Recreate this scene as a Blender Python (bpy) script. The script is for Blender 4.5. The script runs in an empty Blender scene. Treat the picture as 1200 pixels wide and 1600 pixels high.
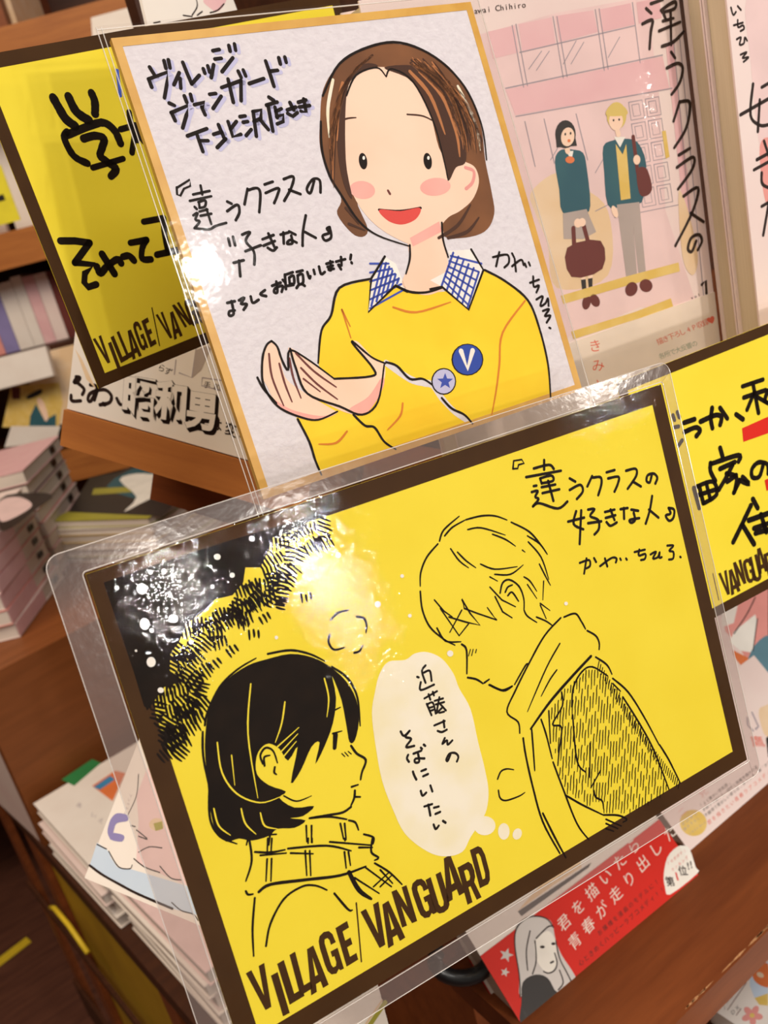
import bpy, bmesh, math, random
from math import radians, sin, cos, pi
from mathutils import Vector, Matrix
from mathutils.geometry import tessellate_polygon, intersect_point_line

random.seed(7)
SC = bpy.context.scene
COL = SC.collection
# ------------------------------------------------------------------ camera
FPX = 1440.0
CAM = Vector((0.0, 0.0, 1.25))
# rows: world X (along the shelf), Y (into the shelf), Z up, in camera (right, up, depth)
RX = Vector((0.7930658527, 0.3800469056, 0.4760366611))
RY = Vector((-0.5611966344, 0.1519745359, 0.8136105198))
RZ = Vector((-0.2368647098, 0.9123968928, -0.3338068592))
cd = bpy.data.cameras.new('camera')
co = bpy.data.objects.new('camera', cd); COL.objects.link(co)
right = Vector((RX.x, RY.x, RZ.x)); up = Vector((RX.y, RY.y, RZ.y)); back = -Vector((RX.z, RY.z, RZ.z))
co.matrix_world = Matrix(((right.x, up.x, back.x, CAM.x), (right.y, up.y, back.y, CAM.y), (right.z, up.z, back.z, CAM.z), (0, 0, 0, 1)))
cd.sensor_fit = 'VERTICAL'; cd.sensor_height = 36.0; cd.sensor_width = 27.0
cd.lens = FPX / 1600.0 * 36.0
cd.clip_start = 0.01; cd.clip_end = 50
cd.dof.use_dof = True; cd.dof.focus_distance = 0.275; cd.dof.aperture_fstop = 23.0
SC.camera = co
# ------------------------------------------------------------------ world, lights, exposure
W = bpy.data.worlds.new('world'); SC.world = W; W.use_nodes = True
bgn = W.node_tree.nodes['Background']
bgn.inputs[0].default_value = (1.0, 0.84, 0.70, 1); bgn.inputs[1].default_value = 0.22
def lamp(name, loc, power, radius, color):
    l = bpy.data.lights.new(name, 'POINT'); l.energy = power; l.shadow_soft_size = radius; l.color = color
    o = bpy.data.objects.new(name, l); COL.objects.link(o); o.location = loc
    return o
lamp('ceiling_spot', (0.66, -1.55, 2.02), 24, 0.035, (1.0, 0.955, 0.90))
lamp('aisle_lamp', (0.69, -1.92, 1.19), 24, 0.036, (1.0, 0.93, 0.85))
lamp('shelf_lamp', (0.34, -1.98, 1.22), 24, 0.036, (1.0, 0.93, 0.85))
lamp('lower_shelf_lamp', (0.72, -1.9, 0.985), 8, 0.03, (1.0, 0.93, 0.85))
lamp('side_lamp', (1.33, -1.34, 1.27), 8, 0.03, (1.0, 0.9, 0.8))
def panel(name, loc, target, power, sx, sy, color):
    l = bpy.data.lights.new(name, 'AREA'); l.shape = 'RECTANGLE'; l.size = sx; l.size_y = sy; l.energy = power; l.color = color
    o = bpy.data.objects.new(name, l); COL.objects.link(o); o.location = loc
    o.rotation_euler = (Vector(target) - Vector(loc)).to_track_quat('-Z', 'Y').to_euler()
panel('soft_fill', (0.1, -0.75, 2.65), (0.15, 0.2, 1.1), 22, 1.4, 0.7, (1.0, 0.955, 0.90))  # added softbox for even, glare-free light; no such fixture is known
panel('background_fill', (-0.5, 0.55, 2.6), (0.3, 1.3, 0.9), 20, 1.0, 0.6, (1.0, 0.84, 0.66))  # added area light to brighten the left background, not a known fixture
SC.view_settings.view_transform = 'Standard'
SC.view_settings.look = 'None'
SC.view_settings.gamma = 1.0
SC.view_settings.use_curve_mapping = False
SC.view_settings.exposure = 0.14

# ------------------------------------------------------------------ helpers
def ray(px, py):
    c = Vector(((px - 600) / FPX, (800 - py) / FPX, 1.0))
    return Vector((RX.dot(c), RY.dot(c), RZ.dot(c)))
def at_depth(px, py, d): return CAM + ray(px, py) * d
def at_z(px, py, z):
    r = ray(px, py); return CAM + r * ((z - CAM.z) / r.z)
def depth(p):
    d = p - CAM; return RX.z * d.x + RY.z * d.y + RZ.z * d.z

MATS = {}
def lin(c):
    c = c.lstrip('#'); out = []
    for i in (0, 2, 4):
        v = int(c[i:i + 2], 16) / 255
        out.append(v / 12.92 if v <= .04045 else ((v + .055) / 1.055) ** 2.4)
    return (*out, 1)
def mat(name, col=None, rough=0.6, spec=0.3, kind='flat', col2=None, scale=40, bump=0.0, coat=0.0):
    """one procedural material per name"""
    if name in MATS: return MATS[name]
    m = bpy.data.materials.new(name); m.use_nodes = True; MATS[name] = m
    nt = m.node_tree; N = nt.nodes; L = nt.links
    b = N['Principled BSDF']; b.inputs['Roughness'].default_value = rough
    b.inputs['Specular IOR Level'].default_value = spec
    b.inputs['Coat Weight'].default_value = coat; b.inputs['Coat Roughness'].default_value = 0.12
    c1 = lin(col); c2 = lin(col2) if col2 else tuple(min(1, x * 0.88) for x in c1[:3]) + (1,)
    tc = N.new('ShaderNodeTexCoord'); mp = N.new('ShaderNodeMapping'); L.new(tc.outputs['Object'], mp.inputs[0])
    nz = N.new('ShaderNodeTexNoise'); L.new(mp.outputs[0], nz.inputs['Vector'])
    rp = N.new('ShaderNodeMix'); rp.data_type = 'RGBA'
    rp.inputs['A'].default_value = c1; rp.inputs['B'].default_value = c2
    nz.inputs['Scale'].default_value = scale; nz.inputs['Detail'].default_value = 4
    fac = nz.outputs['Fac']
    if kind == 'wood':
        mp.inputs['Scale'].default_value = (0.6, 6, 6)
        nz.inputs['Scale'].default_value = 14; nz.inputs['Detail'].default_value = 9; nz.inputs['Roughness'].default_value = 0.65
        wr = N.new('ShaderNodeValToRGB'); wr.color_ramp.elements[0].position = 0.35; wr.color_ramp.elements[1].position = 0.68
        L.new(nz.outputs['Fac'], wr.inputs[0]); fac = wr.outputs[0]
    elif kind == 'pages':
        mp.inputs['Scale'].default_value = (0.3, 0.3, 40)
        nz.inputs['Scale'].default_value = 60
    elif kind == 'flat':
        wr = N.new('ShaderNodeValToRGB'); wr.color_ramp.elements[0].position = 0.4; wr.color_ramp.elements[1].position = 0.75
        L.new(nz.outputs['Fac'], wr.inputs[0]); fac = wr.outputs[0]
    L.new(fac, rp.inputs['Factor']); L.new(rp.outputs['Result'], b.inputs['Base Color'])
    if bump:
        bp = N.new('ShaderNodeBump'); bp.inputs['Strength'].default_value = bump; bp.inputs['Distance'].default_value = 0.001
        L.new(nz.outputs['Fac'], bp.inputs['Height']); L.new(bp.outputs[0], b.inputs['Normal'])
    return m
def film_mat(name, rough=0.07, scale=260, bump=0.25, dist=0.0006, tint=(0.985, 0.98, 0.975), stretch=(1, 1, 1), gain=1.0, haze=0.0):
    """clear plastic: see-through with a wavy mirror-like face"""
    if name in MATS: return MATS[name]
    m = bpy.data.materials.new(name); m.use_nodes = True; MATS[name] = m
    nt = m.node_tree; N = nt.nodes; L = nt.links
    N.remove(N['Principled BSDF']); out = N['Material Output']
    tr = N.new('ShaderNodeBsdfTransparent'); tr.inputs[0].default_value = (*tint, 1)
    gl = N.new('ShaderNodeBsdfGlossy'); gl.inputs['Roughness'].default_value = rough
    fr = N.new('ShaderNodeFresnel'); fr.inputs['IOR'].default_value = 1.45
    tc = N.new('ShaderNodeTexCoord'); mp = N.new('ShaderNodeMapping'); mp.inputs['Scale'].default_value = stretch
    nz = N.new('ShaderNodeTexNoise'); nz.inputs['Scale'].default_value = scale; nz.inputs['Detail'].default_value = 3
    bp = N.new('ShaderNodeBump'); bp.inputs['Strength'].default_value = bump; bp.inputs['Distance'].default_value = dist
    L.new(tc.outputs['Object'], mp.inputs[0]); L.new(mp.outputs[0], nz.inputs['Vector'])
    L.new(nz.outputs['Fac'], bp.inputs['Height']); L.new(bp.outputs[0], gl.inputs['Normal'])
    mt = N.new('ShaderNodeMath'); mt.operation = 'MULTIPLY'; mt.inputs[1].default_value = gain
    ge = N.new('ShaderNodeNewGeometry'); inv = N.new('ShaderNodeMath'); inv.operation = 'SUBTRACT'; inv.inputs[0].default_value = 1
    L.new(ge.outputs['Backfacing'], inv.inputs[1])
    m2 = N.new('ShaderNodeMath'); m2.operation = 'MULTIPLY'; L.new(fr.outputs[0], m2.inputs[0]); L.new(inv.outputs[0], m2.inputs[1])
    L.new(m2.outputs[0], mt.inputs[0])
    mx = N.new('ShaderNodeMixShader'); L.new(mt.outputs[0], mx.inputs[0]); L.new(tr.outputs[0], mx.inputs[1]); L.new(gl.outputs[0], mx.inputs[2])
    last = mx
    if haze:
        df = N.new('ShaderNodeBsdfDiffuse'); df.inputs[0].default_value = (0.55, 0.47, 0.44, 1)
        m3 = N.new('ShaderNodeMixShader'); m3.inputs[0].default_value = haze
        L.new(mx.outputs[0], m3.inputs[1]); L.new(df.outputs[0], m3.inputs[2]); last = m3
    L.new(last.outputs[0], out.inputs['Surface'])
    return m

# palette -----------------------------------------------------------
YEL = mat('yellow_card', '#f0da3a', 0.55, 0.2, col2='#ebd330', scale=25)
BRN = mat('brown_print', '#442b12', 0.6, 0.12, col2='#3b240e', scale=60)
INK = mat('black_ink', '#150d08', 0.6, 0.1, col2='#1f140c', scale=120)
PENB = mat('dark_pen', '#1c1310', 0.6, 0.12)
WHT = mat('white_paint', '#f2ead6', 0.6, 0.2, col2='#ece0b4', scale=60)
SNOW = mat('white_dots', '#f4efe6', 0.6, 0.2)
PAPER = mat('white_board', '#dfdade', 0.75, 0.15, col2='#d8d2d7', scale=420, bump=0.35)
GOLD = mat('gold_edge', '#d9a94e', 0.35, 0.5, col2='#c99438', scale=80)
SKIN = mat('skin_wash', '#f7d6bd', 0.7, 0.15, col2='#f5cbb0', scale=30)
PINK = mat('pink_wash', '#f2aba0', 0.7, 0.15, col2='#f4b9ac', scale=60)
HAIR = mat('brown_wash', '#70492f', 0.65, 0.2, col2='#8a5a38', scale=45)
HAIR2 = mat('dark_brown_wash', '#4b3024', 0.65, 0.2)
HAIRL = mat('tan_wash', '#b9784a', 0.65, 0.2)
SWTR = mat('sweater_yellow', '#f6d532', 0.65, 0.2, col2='#f3c423', scale=28)
ORNG = mat('orange_pen', '#d9812c', 0.6, 0.2)
BLUE = mat('blue_pen', '#3a4fae', 0.55, 0.25)
NAVY = mat('badge_blue', '#2446a8', 0.5, 0.3)
LAV = mat('lavender_wash', '#c3c2e2', 0.7, 0.15)
REDM = mat('mouth_red', '#dd4f48', 0.6, 0.2)
RED = mat('obi_red', '#d62415', 0.5, 0.2, col2='#cd2416', scale=30)
REDBAR = mat('red_marker', '#d8200f', 0.5, 0.25)
TXW = mat('print_white', '#f3e6da', 0.5, 0.25)
TXK = mat('print_black', '#2a1a16', 0.5, 0.25)
TXR = mat('print_coral', '#e06a55', 0.5, 0.25)
TXG = mat('print_grey_green', '#93a08d', 0.5, 0.25)
COVP = mat('cover_pink_white', '#ecd9d2', 0.4, 0.35, col2='#e8cfca', scale=18)
COVW = mat('cover_white', '#ece3da', 0.4, 0.35, col2='#e6dad0', scale=20)
OBIC = mat('obi_cream', '#e9d9c9', 0.4, 0.35)
PNK1 = mat('print_pink', '#e3b3b6', 0.45, 0.3, col2='#e9bfbf', scale=40)
PNK2 = mat('print_pale_pink', '#ebccc9', 0.45, 0.3)
GRYL = mat('print_grey_line', '#a99ca3', 0.5, 0.25)
TEAL = mat('print_teal', '#2f5a66', 0.5, 0.25, col2='#37646c', scale=60)
GREYT = mat('print_grey', '#b3a49c', 0.5, 0.25)
MARN = mat('print_maroon', '#6b332e', 0.5, 0.25)
OCHR = mat('print_ochre', '#dcb95e', 0.5, 0.25, col2='#e6c97e', scale=80)
TANW = mat('print_tan_wash', '#e3c39a', 0.5, 0.25, col2='#ebd5ba', scale=30)
BLND = mat('print_straw', '#e0c56f', 0.5, 0.25)
PBLU = mat('print_pale_blue', '#c3d2e4', 0.45, 0.3, col2='#cfdbe8', scale=30)
PVIO = mat('print_violet', '#8f86b8', 0.45, 0.3)
PSLT = mat('print_slate_blue', '#5f8796', 0.45, 0.3)
PCOR = mat('print_salmon', '#e79a92', 0.45, 0.3)
PGRE = mat('print_green', '#2f7d46', 0.45, 0.3)
POLV = mat('print_olive', '#a7a03a', 0.45, 0.3)
PBLK = mat('print_near_black', '#2b2523', 0.45, 0.3)
PSKY = mat('print_sky', '#3f86b4', 0.45, 0.3)
PORG = mat('print_orange', '#e27a45', 0.45, 0.3)
HAIRG = mat('print_pale_grey', '#d5cfcb', 0.45, 0.3)
PAGE = mat('page_edges', '#e3d3b6', 0.8, 0.1, kind='pages', col2='#cdbb9a')
PAGEW = mat('page_edges_white', '#e9dfd4', 0.8, 0.1, kind='pages', col2='#d2c6ba')
WOOD = mat('shelf_wood', '#8a4a24', 0.45, 0.35, kind='wood', col2='#70381a')
WOODL = mat('light_wood', '#b8743a', 0.45, 0.35, kind='wood', col2='#a06030')
WOODD = mat('dark_wood', '#4c2a18', 0.5, 0.3, kind='wood', col2='#3a1f12')
WOODC = mat('crate_wood', '#8a4e24', 0.5, 0.3, kind='wood', col2='#7a431c')
FLOORM = mat('floor_wood', '#6a4232', 0.45, 0.35, kind='wood', col2='#4c2d24')
BLKP = mat('black_plastic', '#17181a', 0.3, 0.5)
TAPE = mat('yellow_tape', '#e6c530', 0.5, 0.3)
YWRP = mat('yellow_wrap', '#c09a26', 0.5, 0.3, col2='#a37d1c', scale=9)
METAL = mat('steel', '#c9c9cc', 0.2, 0.8)
LAMI = film_mat('laminate', 0.015, 420, 0.14, 0.0006, (0.985, 0.98, 0.975), (1, 1.7, 1), 0.62)
LAMM = film_mat('laminate_margin', 0.12, 300, 0.07, 0.0007, (0.92, 0.89, 0.88), (1, 1, 1), 1.5, 0.09)
EDGEHL = mat('plastic_edge_highlight', '#efe8e2', 0.15, 0.8); EDGEHL.node_tree.nodes['Principled BSDF'].inputs['Alpha'].default_value = 0.55  # whitish half-clear tone that paints highlights along plastic edges
SLEEV = film_mat('clear_sleeve', 0.06, 90, 0.13, 0.0012, (0.985, 0.98, 0.98), (1, 1, 1), 0.9)
WRAPR = film_mat('shrink_film_soft', 0.05, 200, 0.15, 0.0006, (0.985, 0.98, 0.975), (1, .4, 1), 0.3)
WRAP = film_mat('shrink_film', 0.04, 260, 0.18, 0.0007, (0.985, 0.98, 0.975), (.45, 1.5, 1), 0.7)

# object helpers ------------------------------------------------------
def tag(o, label=None, cat=None, group=None, kind=None):
    if label: o['label'] = label
    if cat: o['category'] = cat
    if group: o['group'] = group
    if kind: o['kind'] = kind
    return o
def frame_matrix(o, ex, ey):
    ex = Vector(ex).normalized(); ey = Vector(ey); ey = (ey - ex * ey.dot(ex)).normalized(); n = ex.cross(ey)
    return Matrix(((ex.x, ey.x, n.x, o[0]), (ex.y, ey.y, n.y, o[1]), (ex.z, ey.z, n.z, o[2]), (0, 0, 0, 1)))
def thing(name, label, cat, M, group=None):
    e = bpy.data.objects.new(name, None); COL.objects.link(e); e.empty_display_size = 0.02
    e.matrix_world = M if isinstance(M, Matrix) else Matrix.Translation(Vector(M))
    return tag(e, label, cat, group)
def mesh_obj(name, verts, faces, mats, parent=None, fm=None, smooth=False):
    me = bpy.data.meshes.new(name); me.from_pydata([tuple(v) for v in verts], [], faces)
    for m in (mats if isinstance(mats, (list, tuple)) else [mats]): me.materials.append(m)
    if fm:
        for p, i in zip(me.polygons, fm): p.material_index = i
    if smooth:
        for p in me.polygons: p.use_smooth = True
    me.update()
    o = bpy.data.objects.new(name, me); COL.objects.link(o)
    if parent: o.parent = parent
    return o
class MB:
    def __init__(self): self.v = []; self.f = []; self.m = []; self.ms = []
    def mi(self, m):
        if m not in self.ms: self.ms.append(m)
        return self.ms.index(m)
    def box(self, a, b, m, M=None):
        x0, y0, z0 = a; x1, y1, z1 = b
        if x0 > x1: x0, x1 = x1, x0
        if y0 > y1: y0, y1 = y1, y0
        if z0 > z1: z0, z1 = z1, z0
        vs = [Vector(p) for p in ((x0, y0, z0), (x1, y0, z0), (x1, y1, z0), (x0, y1, z0), (x0, y0, z1), (x1, y0, z1), (x1, y1, z1), (x0, y1, z1))]
        if M: vs = [M @ v for v in vs]
        n = len(self.v); self.v += vs; i = self.mi(m)
        for f in ((3, 2, 1, 0), (4, 5, 6, 7), (0, 1, 5, 4), (1, 2, 6, 5), (2, 3, 7, 6), (3, 0, 4, 7)):
            self.f.append([n + k for k in f]); self.m.append(i)
        return self
    def prism(self, pts, z0, z1, m):
        """closed solid from a 2D outline"""
        n = len(self.v); k = len(pts); i = self.mi(m)
        a = sum(pts[j][0] * pts[(j + 1) % k][1] - pts[(j + 1) % k][0] * pts[j][1] for j in range(k))
        if a < 0: pts = pts[::-1]
        self.v += [Vector((p[0], p[1], z0)) for p in pts] + [Vector((p[0], p[1], z1)) for p in pts]
        tris = tessellate_polygon([[Vector((p[0], p[1], 0)) for p in pts]])
        for t in tris:
            q = [pts[j] for j in t]
            s = (q[1][0] - q[0][0]) * (q[2][1] - q[0][1]) - (q[2][0] - q[0][0]) * (q[1][1] - q[0][1])
            t = list(t) if s > 0 else list(t)[::-1]
            self.f.append([n + k + j for j in t]); self.m.append(i)
            self.f.append([n + j for j in t[::-1]]); self.m.append(i)
        for j in range(k):
            self.f.append([n + j, n + (j + 1) % k, n + k + (j + 1) % k, n + k + j]); self.m.append(i)
        return self
    def tube(self, pts, r, m, seg=8, closed=False):
        i = self.mi(m); n0 = len(self.v); pts = [Vector(p) for p in pts]; N = len(pts)
        for a, p in enumerate(pts):
            t = (pts[min(a + 1, N - 1)] - pts[max(a - 1, 0)]).normalized()
            q = Vector((0, 0, 1)) if abs(t.z) < .9 else Vector((1, 0, 0))
            s = t.cross(q).normalized(); w = t.cross(s)
            rr = r[a] if isinstance(r, (list, tuple)) else r
            for k in range(seg):
                an = 2 * pi * k / seg; self.v.append(p + s * cos(an) * rr + w * sin(an) * rr)
        for a in range(N - 1):
            for k in range(seg):
                self.f.append([n0 + a * seg + k, n0 + a * seg + (k + 1) % seg, n0 + (a + 1) * seg + (k + 1) % seg, n0 + (a + 1) * seg + k]); self.m.append(i)
        self.f.append([n0 + k for k in range(seg)][::-1]); self.m.append(i)
        self.f.append([n0 + (N - 1) * seg + k for k in range(seg)]); self.m.append(i)
        return self
    def build(self, name, parent=None, smooth=False):
        o = mesh_obj(name, self.v, self.f, self.ms, parent, self.m, smooth); o.data.validate(); return o
def rrect(u0, v0, u1, v1, r, seg=6):
    out = []
    for cx, cy, a0 in ((u1 - r, v1 - r, 0), (u0 + r, v1 - r, 90), (u0 + r, v0 + r, 180), (u1 - r, v0 + r, 270)):
        for k in range(seg + 1):
            a = radians(a0 + 90 * k / seg); out.append((cx + r * cos(a), cy + r * sin(a)))
    return out

# drawing on a flat face ----------------------------------------------
GLY = {}
def glyph(ch, bold):
    key = (ch, bold)
    if key not in GLY:
        c = bpy.data.curves.new('glyph', 'FONT'); c.body = ch; c.size = 1; c.offset = bold; c.resolution_u = 3
        o = bpy.data.objects.new('glyph', c); COL.objects.link(o)
        dg = bpy.context.evaluated_depsgraph_get(); dg.update()
        me = bpy.data.meshes.new_from_object(o.evaluated_get(dg))
        GLY[key] = ([(v.co.x, v.co.y) for v in me.vertices], [list(p.vertices) for p in me.polygons])
        bpy.data.meshes.remove(me); bpy.data.objects.remove(o); bpy.data.curves.remove(c)
    return GLY[key]
def nums(s): return [float(t) for t in s.replace(',', ' ').split()]
def pairs(s):
    n = nums(s) if isinstance(s, str) else s
    return [(n[i], n[i + 1]) for i in range(0, len(n) - 1, 2)]
def spline(p, k=5, closed=False):
    if len(p) < 3: return p
    out = []; N = len(p)
    rng = range(N if closed else N - 1)
    for i in rng:
        g = (lambda j: p[j % N]) if closed else (lambda j: p[max(0, min(N - 1, j))])
        a, b, c, d = g(i - 1), g(i), g(i + 1), g(i + 2)
        for s in range(k):
            t = s / k
            out.append(tuple(0.5 * (2 * b[q] + (c[q] - a[q]) * t + (2 * a[q] - 5 * b[q] + 4 * c[q] - d[q]) * t * t + (3 * b[q] - a[q] - 3 * c[q] + d[q]) * t ** 3) for q in (0, 1)))
    if not closed: out.append(p[-1])
    return out
class Art:
    """ink and print on the z = z0 face of a thing; strokes are read off the photo and laid onto the face's own plane"""
    def __init__(self, root, z0=0.0):
        self.root = root; self.Mi = root.matrix_world.inverted(); self.z0 = z0
        M = root.matrix_world; self.n = M.col[2].to_3d(); self.o = M.col[3].to_3d() + self.n * z0
        self.reset(); self.T(0, 0, 1); self.z = 1
    def reset(self): self.zc = 0; self.v = []; self.f = []; self.m = []; self.ms = []
    def T(self, x, y, s): self.ox, self.oy, self.s = x, y, s; return self
    def uv(self, x, y):
        px, py = self.ox + x / self.s, self.oy + y / self.s
        r = ray(px, py); P = CAM + r * ((self.o - CAM).dot(self.n) / r.dot(self.n))
        q = self.Mi @ P; return (q.x, q.y, depth(P))
    def mi(self, m):
        if m not in self.ms: self.ms.append(m)
        return self.ms.index(m)
    def zz(self): return self.z0 + self.z * 3e-5
    def add_poly(self, uv, m):
        self.zc += 1.5e-6; k = len(uv); n = len(self.v); z = self.zz() + self.zc; i = self.mi(m)
        self.v += [Vector((p[0], p[1], z)) for p in uv]
        for t in tessellate_polygon([[Vector((p[0], p[1], 0)) for p in uv]]):
            q = [uv[j] for j in t]
            s = (q[1][0] - q[0][0]) * (q[2][1] - q[0][1]) - (q[2][0] - q[0][0]) * (q[1][1] - q[0][1])
            t = list(t) if s > 0 else list(t)[::-1]
            self.f.append([n + j for j in t]); self.m.append(i)
    def fill(self, s, m, sm=True, k=5):
        p = pairs(s)
        if sm: p = spline(p, k, True)
        self.add_poly([self.uv(*q)[:2] for q in p], m); return self
    def fill_uv(self, pts, m): self.add_poly(pts, m); return self
    def ell(self, x, y, rx, ry, m, rot=0, n=20):
        c, s_ = cos(radians(rot)), sin(radians(rot))
        self.add_poly([self.uv(x + rx * cos(a) * c - ry * sin(a) * s_, y + rx * cos(a) * s_ + ry * sin(a) * c)[:2] for a in [2 * pi * i / n for i in range(n)]], m); return self
    def line(self, s, w, m, taper=0.0, sm=True, jit=0.06):
        for st in (s.split(';') if isinstance(s, str) else s):
            p = pairs(st)
            if len(p) < 2: continue
            if sm and len(p) > 2: p = spline(p, 5)
            q = [self.uv(*t) for t in p]
            self.ribbon(q, w / self.s * 1.36, m, taper, jit)
        return self
    def ribbon(self, q, wpx, m, taper=0.0, jit=0.0):
        N = len(q); z = self.zz(); i = self.mi(m); n0 = len(self.v)
        hw0 = wpx * q[0][2] / FPX / 2
        L = []; R = []
        for a in range(N):
            p0, p1 = q[max(a - 1, 0)], q[min(a + 1, N - 1)]
            dx, dy = p1[0] - p0[0], p1[1] - p0[1]; l = math.hypot(dx, dy) or 1e-9
            nx, ny = -dy / l, dx / l
            t = a / (N - 1); h = wpx * q[a][2] / FPX / 2 * (1 + random.uniform(-jit, jit))
            if taper: h *= 1 - taper * max(0, (abs(t - .35) / .65)) ** 2
            L.append((q[a][0] + nx * h, q[a][1] + ny * h)); R.append((q[a][0] - nx * h, q[a][1] - ny * h))
        # rounded ends
        def cap(c, a0, h): return [(c[0] + h * cos(a0 + pi * k / 6), c[1] + h * sin(a0 + pi * k / 6)) for k in range(1, 6)]
        hs = math.hypot(L[0][0] - R[0][0], L[0][1] - R[0][1]) / 2; he = math.hypot(L[-1][0] - R[-1][0], L[-1][1] - R[-1][1]) / 2
        a_s = math.atan2(L[0][1] - q[0][1], L[0][0] - q[0][0]); a_e = math.atan2(R[-1][1] - q[-1][1], R[-1][0] - q[-1][0])
        for a in range(N): self.v += [Vector((*L[a], z)), Vector((*R[a], z))]
        for a in range(N - 1):
            self.f.append([n0 + 2 * a, n0 + 2 * a + 1, n0 + 2 * a + 3, n0 + 2 * a + 2]); self.m.append(i)
        for c, ang, h, e in ((q[0], a_s, hs, (n0, n0 + 1)), (q[-1], a_e, he, (n0 + 2 * N - 1, n0 + 2 * N - 2))):
            k0 = len(self.v); self.v += [Vector((*pt, z)) for pt in cap(c, ang, h)]
            self.f.append([e[0]] + [k0 + j for j in range(5)] + [e[1]]); self.m.append(i)
    def txt(self, s, p0, p1, size, m, upv=None, bold=0.0, wid=1.0):
        """printed characters with centres from p0 to p1; size and upv in the crop's pixels"""
        s_ = list(s); n = len(s_)
        dx, dy = p1[0] - p0[0], p1[1] - p0[1]; l = math.hypot(dx, dy) or 1
        ex = (dx / l * size * wid, dy / l * size * wid) if n > 1 else (size * wid, 0)
        ey = upv if upv else (dy / l * size, -dx / l * size)
        for k, ch in enumerate(s_):
            if ch == ' ': continue
            t = k / (n - 1) if n > 1 else 0
            self.char(ch, p0[0] + dx * t, p0[1] + dy * t, ex, ey, m, bold)
        return self
    def vtxt(self, s, p0, p1, size, m, exv=None, bold=0.0):
        s_ = list(s); n = len(s_); dx, dy = p1[0] - p0[0], p1[1] - p0[1]; l = math.hypot(dx, dy) or 1
        ey = (-dx / l * size, -dy / l * size); ex = exv if exv else (dy / l * size, -dx / l * size)
        for k, ch in enumerate(s_):
            t = k / (n - 1) if n > 1 else 0
            self.char(ch, p0[0] + dx * t, p0[1] + dy * t, ex, ey, m, bold)
        return self
    def char(self, ch, cx, cy, ex, ey, m, bold=0.0):
        vs, fs = glyph(ch, bold)
        if not vs: return
        x0 = min(v[0] for v in vs); x1 = max(v[0] for v in vs)
        mx = (x0 + x1) / 2; n0 = len(self.v); i = self.mi(m); z = self.zz()
        for x, y in vs:
            a, b = x - mx, y - 0.38
            q = self.uv(cx + ex[0] * a + ey[0] * b, cy + ex[1] * a + ey[1] * b)
            self.v.append(Vector((q[0], q[1], z)))
        for f in fs:
            self.f.append([n0 + j for j in f]); self.m.append(i)
    def block(self, ch, bl, br, tl, m):
        """heavy condensed capital in the parallelogram bl, br, tl"""
        for poly in BLOCK[ch]:
            outer = poly[0]
            rings = []
            for ring in poly:
                rings.append([self.uv(bl[0] + (br[0] - bl[0]) * x + (tl[0] - bl[0]) * y, bl[1] + (br[1] - bl[1]) * x + (tl[1] - bl[1]) * y)[:2] for x, y in ring])
            flat = [p for r in rings for p in r]; n = len(self.v); i = self.mi(m); z = self.zz()
            self.v += [Vector((*p, z)) for p in flat]
            for t in tessellate_polygon([[Vector((*p, 0)) for p in r] for r in rings]):
                self.f.append([n + j for j in t]); self.m.append(i)
    def flush(self, name, parent=None):
        o = mesh_obj(name, self.v, self.f, self.ms, parent or self.root, self.m)
        # keep every face turned towards the viewer
        for p in o.data.polygons:
            if p.normal.z < 0: p.flip()
        self.reset(); return o
BLOCK = {
 'V': [[[(0, 1), (.3, 1), (.5, .32), (.7, 1), (1, 1), (.66, 0), (.34, 0)]]],
 'I': [[[(0, 0), (1, 0), (1, 1), (0, 1)]]],
 'L': [[[(0, 1), (.45, 1), (.45, .17), (1, .17), (1, 0), (0, 0)]]],
 'A': [[[(0, 0), (.32, 0), (.37, .17), (.63, .17), (.68, 0), (1, 0), (.68, 1), (.32, 1)], [(.42, .34), (.58, .34), (.5, .78)]]],
 'G': [[[(1, .66), (.68, .66), (.68, .78), (.6, .85), (.42, .85), (.35, .77), (.35, .23), (.42, .15), (.6, .15), (.68, .23), (.68, .38), (.54, .38), (.54, .52), (1, .52), (1, 0), (.78, 0), (.7, .05), (.5, -.02), (.2, .02), (.04, .14), (0, .3), (0, .72), (.05, .88), (.2, .98), (.5, 1.02), (.8, .98), (.95, .87)]]],
 'E': [[[(0, 0), (1, 0), (1, .17), (.45, .17), (.45, .42), (.9, .42), (.9, .59), (.45, .59), (.45, .83), (1, .83), (1, 1), (0, 1)]]],
 'N': [[[(0, 0), (.32, 0), (.32, .55), (.66, 0), (1, 0), (1, 1), (.68, 1), (.68, .45), (.34, 1), (0, 1)]]],
 'U': [[[(0, 1), (.34, 1), (.34, .24), (.42, .15), (.58, .15), (.66, .24), (.66, 1), (1, 1), (1, .26), (.94, .1), (.78, .01), (.5, -.02), (.22, .01), (.06, .1), (0, .26)]]],
 'R': [[[(0, 0), (.35, 0), (.35, .4), (.5, .4), (.66, 0), (1, 0), (.8, .45), (.95, .56), (1, .72), (.95, .9), (.78, 1), (0, 1)], [(.35, .56), (.55, .56), (.64, .63), (.64, .77), (.55, .84), (.35, .84)]]],
 'D': [[[(0, 0), (.66, 0), (.88, .08), (1, .28), (1, .72), (.88, .92), (.66, 1), (0, 1)], [(.36, .17), (.56, .17), (.65, .28), (.65, .72), (.56, .83), (.36, .83)]]],
}
def logo(A, rows, m):
    for ch, bl, br, tl in rows: A.block(ch, bl, br, tl, m)

def frame_strip(root, w, h, b, z0, z1, m, name='border'):
    mb = MB()
    for a, c in (((0, h - b), (w, h)), ((0, 0), (w, b)), ((0, b), (b, h - b)), ((w - b, b), (w, h - b))):
        mb.box((a[0], a[1], z0), (c[0], c[1], z1), m)
    return mb.build(name, root)

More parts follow.
